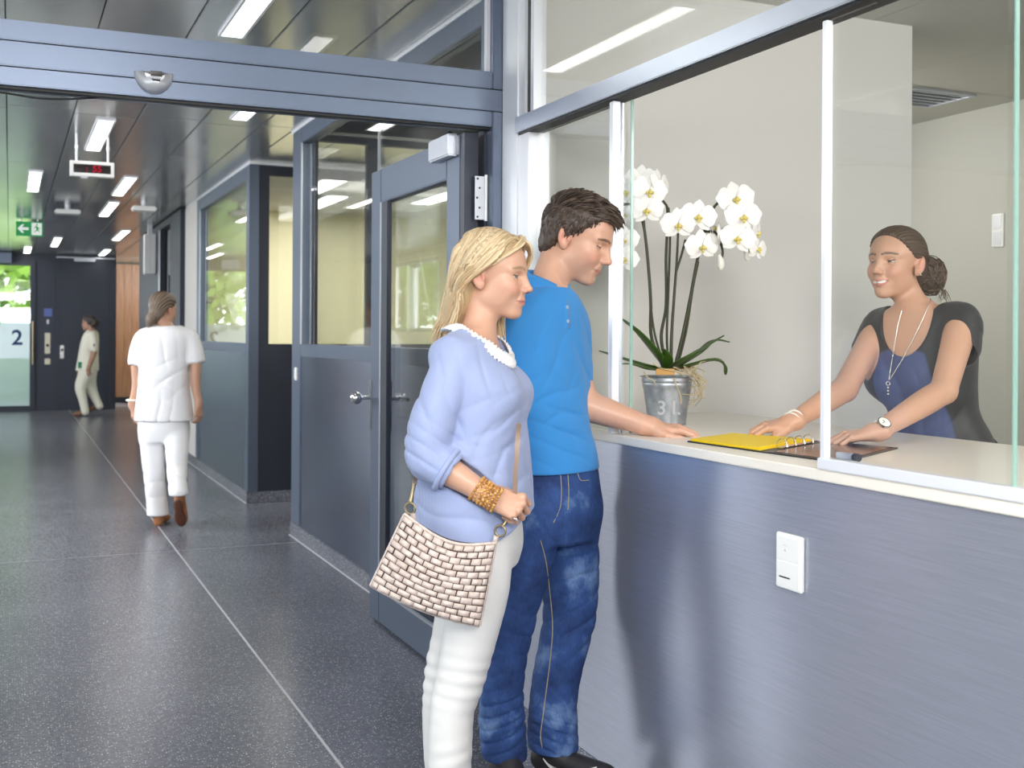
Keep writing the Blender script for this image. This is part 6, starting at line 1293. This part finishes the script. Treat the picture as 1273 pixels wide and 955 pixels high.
def build_far_nurse():
    W = 18.4; root = empty('person', tuple(PXW(110, 516, W)[:2])+(0,), 'small distant dark-haired nurse in white walking left before the dark end wall', 'person')
    tf = -RV; tl = np.cross(UP, tf); R = frame(tf, UP); o = PXW(110, 402, W); B = Field(); neck = PXW(114, 412, W)
    B.u(chain([tuple(o+R@V3(-.03, 0, -.05))+(.052,), tuple(neck)+(.055,)])); head_field(B, o, R, 1.02, False, .1); B.u(loft([tuple(PXW(113, y, W))+(q, b) for y, q, b in ((411, .07, .06), (417, .14, .08), (445, .14, .10))], tl, tf), .03)
    for dw, pts in ((-.17, [(114.5, 424, 2.4), (117.5, 436, 3.6), (110, 458, 2.4)]), (.17, [(113, 424, 2.4), (112, 436, 3.4), (101, 456, 2.4)])):
        c = LP([(x, y, W+dw, r) for x, y, r in pts]); B.u(chain(c, 8), .02); hand_field(B, np.array(c[-1][:3]), -UP*.9+tf*.25, np.cross(UP, tf)*(1 if dw < 0 else -1), 1 if dw < 0 else -1, .95, [(20, 30, 20)]*4)
    V, Q = B.mesh(PXW(90, 390, W)-V3(.3, .45, 1.1), PXW(135, 385, W)+V3(.3, .45, .05), .009); mesh_obj('body', V, Q, M['skin'], root, True, face_colors(V, o, R, 1.02, (.40, .22, .15), LIPS, (.04, .03, .02)))
    mcr = fabric('cream_uniform', srgb(226, 224, 208), .85, 400, .1, .02); S = Field()
    S.u(loft([tuple(PXW(x, y, W))+(q, b) for x, y, q, b in ((114, 411, .09, .075), (113.5, 415, .16, .10), (112, 424, .185, .125), (110, 440, .18, .145), (108.5, 461, .185, .172))], tl, tf, 2.3, .01))
    for dw, k in ((-.17, 1), (.17, -1)): S.u(chain(LP([(114.5, 416, W+dw*.8, 4.6), (116.5, 426, W+dw*1.05, 5.0), (117, 433, W+dw*1.05, 5.0)]), 8), .02)
    V, Q = S.mesh(PXW(90, 408, W)-V3(.25, .4, .8), PXW(135, 408, W)+V3(.25, .4, .05), .012); mesh_obj('tunic', V, Q, mcr, root, True)
    T = Field(); l1 = LP([(107, 464, W-.07, 9), (100.5, 481, W-.09, 7), (103, 497, W-.09, 5.2), (106, 512, W-.09, 4.6)]); l2 = LP([(110, 464, W+.07, 9), (113, 482, W+.09, 7), (119, 496, W+.09, 5.2), (123.5, 505, W+.09, 4.5)])
    T.u(chain(l1, 14)).u(chain(l2, 14), .02).u(loft([tuple(PXW(109, y, W))+(q, b) for y, q, b in ((455, .15, .12), (462, .165, .135), (470, .15, .12))], tl, tf), .03); V, Q = T.mesh(PXW(90, 450, W)-V3(.25, .4, .88), PXW(135, 450, W)+V3(.25, .4, .05), .012); mesh_obj('trousers', V, Q, mcr, root, True)
    mb_ = mat('brown_clog', srgb(120, 84, 60), .5)
    h = PXW(109, 516, W-.09); h[2] = 0; F = Field(); shoe(F, h, tf, .25, .09); V, Q = F.mesh(h-V3(.4, .4, .01), h+V3(.4, .4, .15), .012); mesh_obj('shoe', V, Q, mb_, root, True)
    d_ = nrm(tf*.75-UP*.55); h = PXW(126, 503, W+.09); F = Field(); shoe(F, h, d_, .25, .09, nrm(UP*.75+tf*.55)); V, Q = F.mesh(h-V3(.4, .4, .25), h+V3(.4, .4, .2), .012); mesh_obj('shoe', V, Q, mb_, root, True)
    H = hair_cap(o, R, 1.02, [-.075, -.06, -.04, .0, .03, .05, .07, .09], [-.1, -.06, -.03, .0, .03, .05, .07, .1], .012, low=-.085); H.u(ell(o+R@V3(-.11, 0, .01), (.06, .065, .065)), .03); H.disp(lambda p: .012*vnoise(p*55), .012); V, Q = H.mesh(o-.27, o+.22, .009); mesh_obj('hair', V, Q, M['hair'], root, True, np.tile((.035, .026, .022), (len(V), 1)))
    q = PXW(99.5, 454, W-.19); tagm = mat('green_badge', srgb(40, 130, 92), .5); MB().box(q[0]-.03, q[0]+.03, q[1]-.006, q[1]+.006, q[2]-.05, q[2]+.05, .004).build('badge', tagm, root)
build_far_nurse()
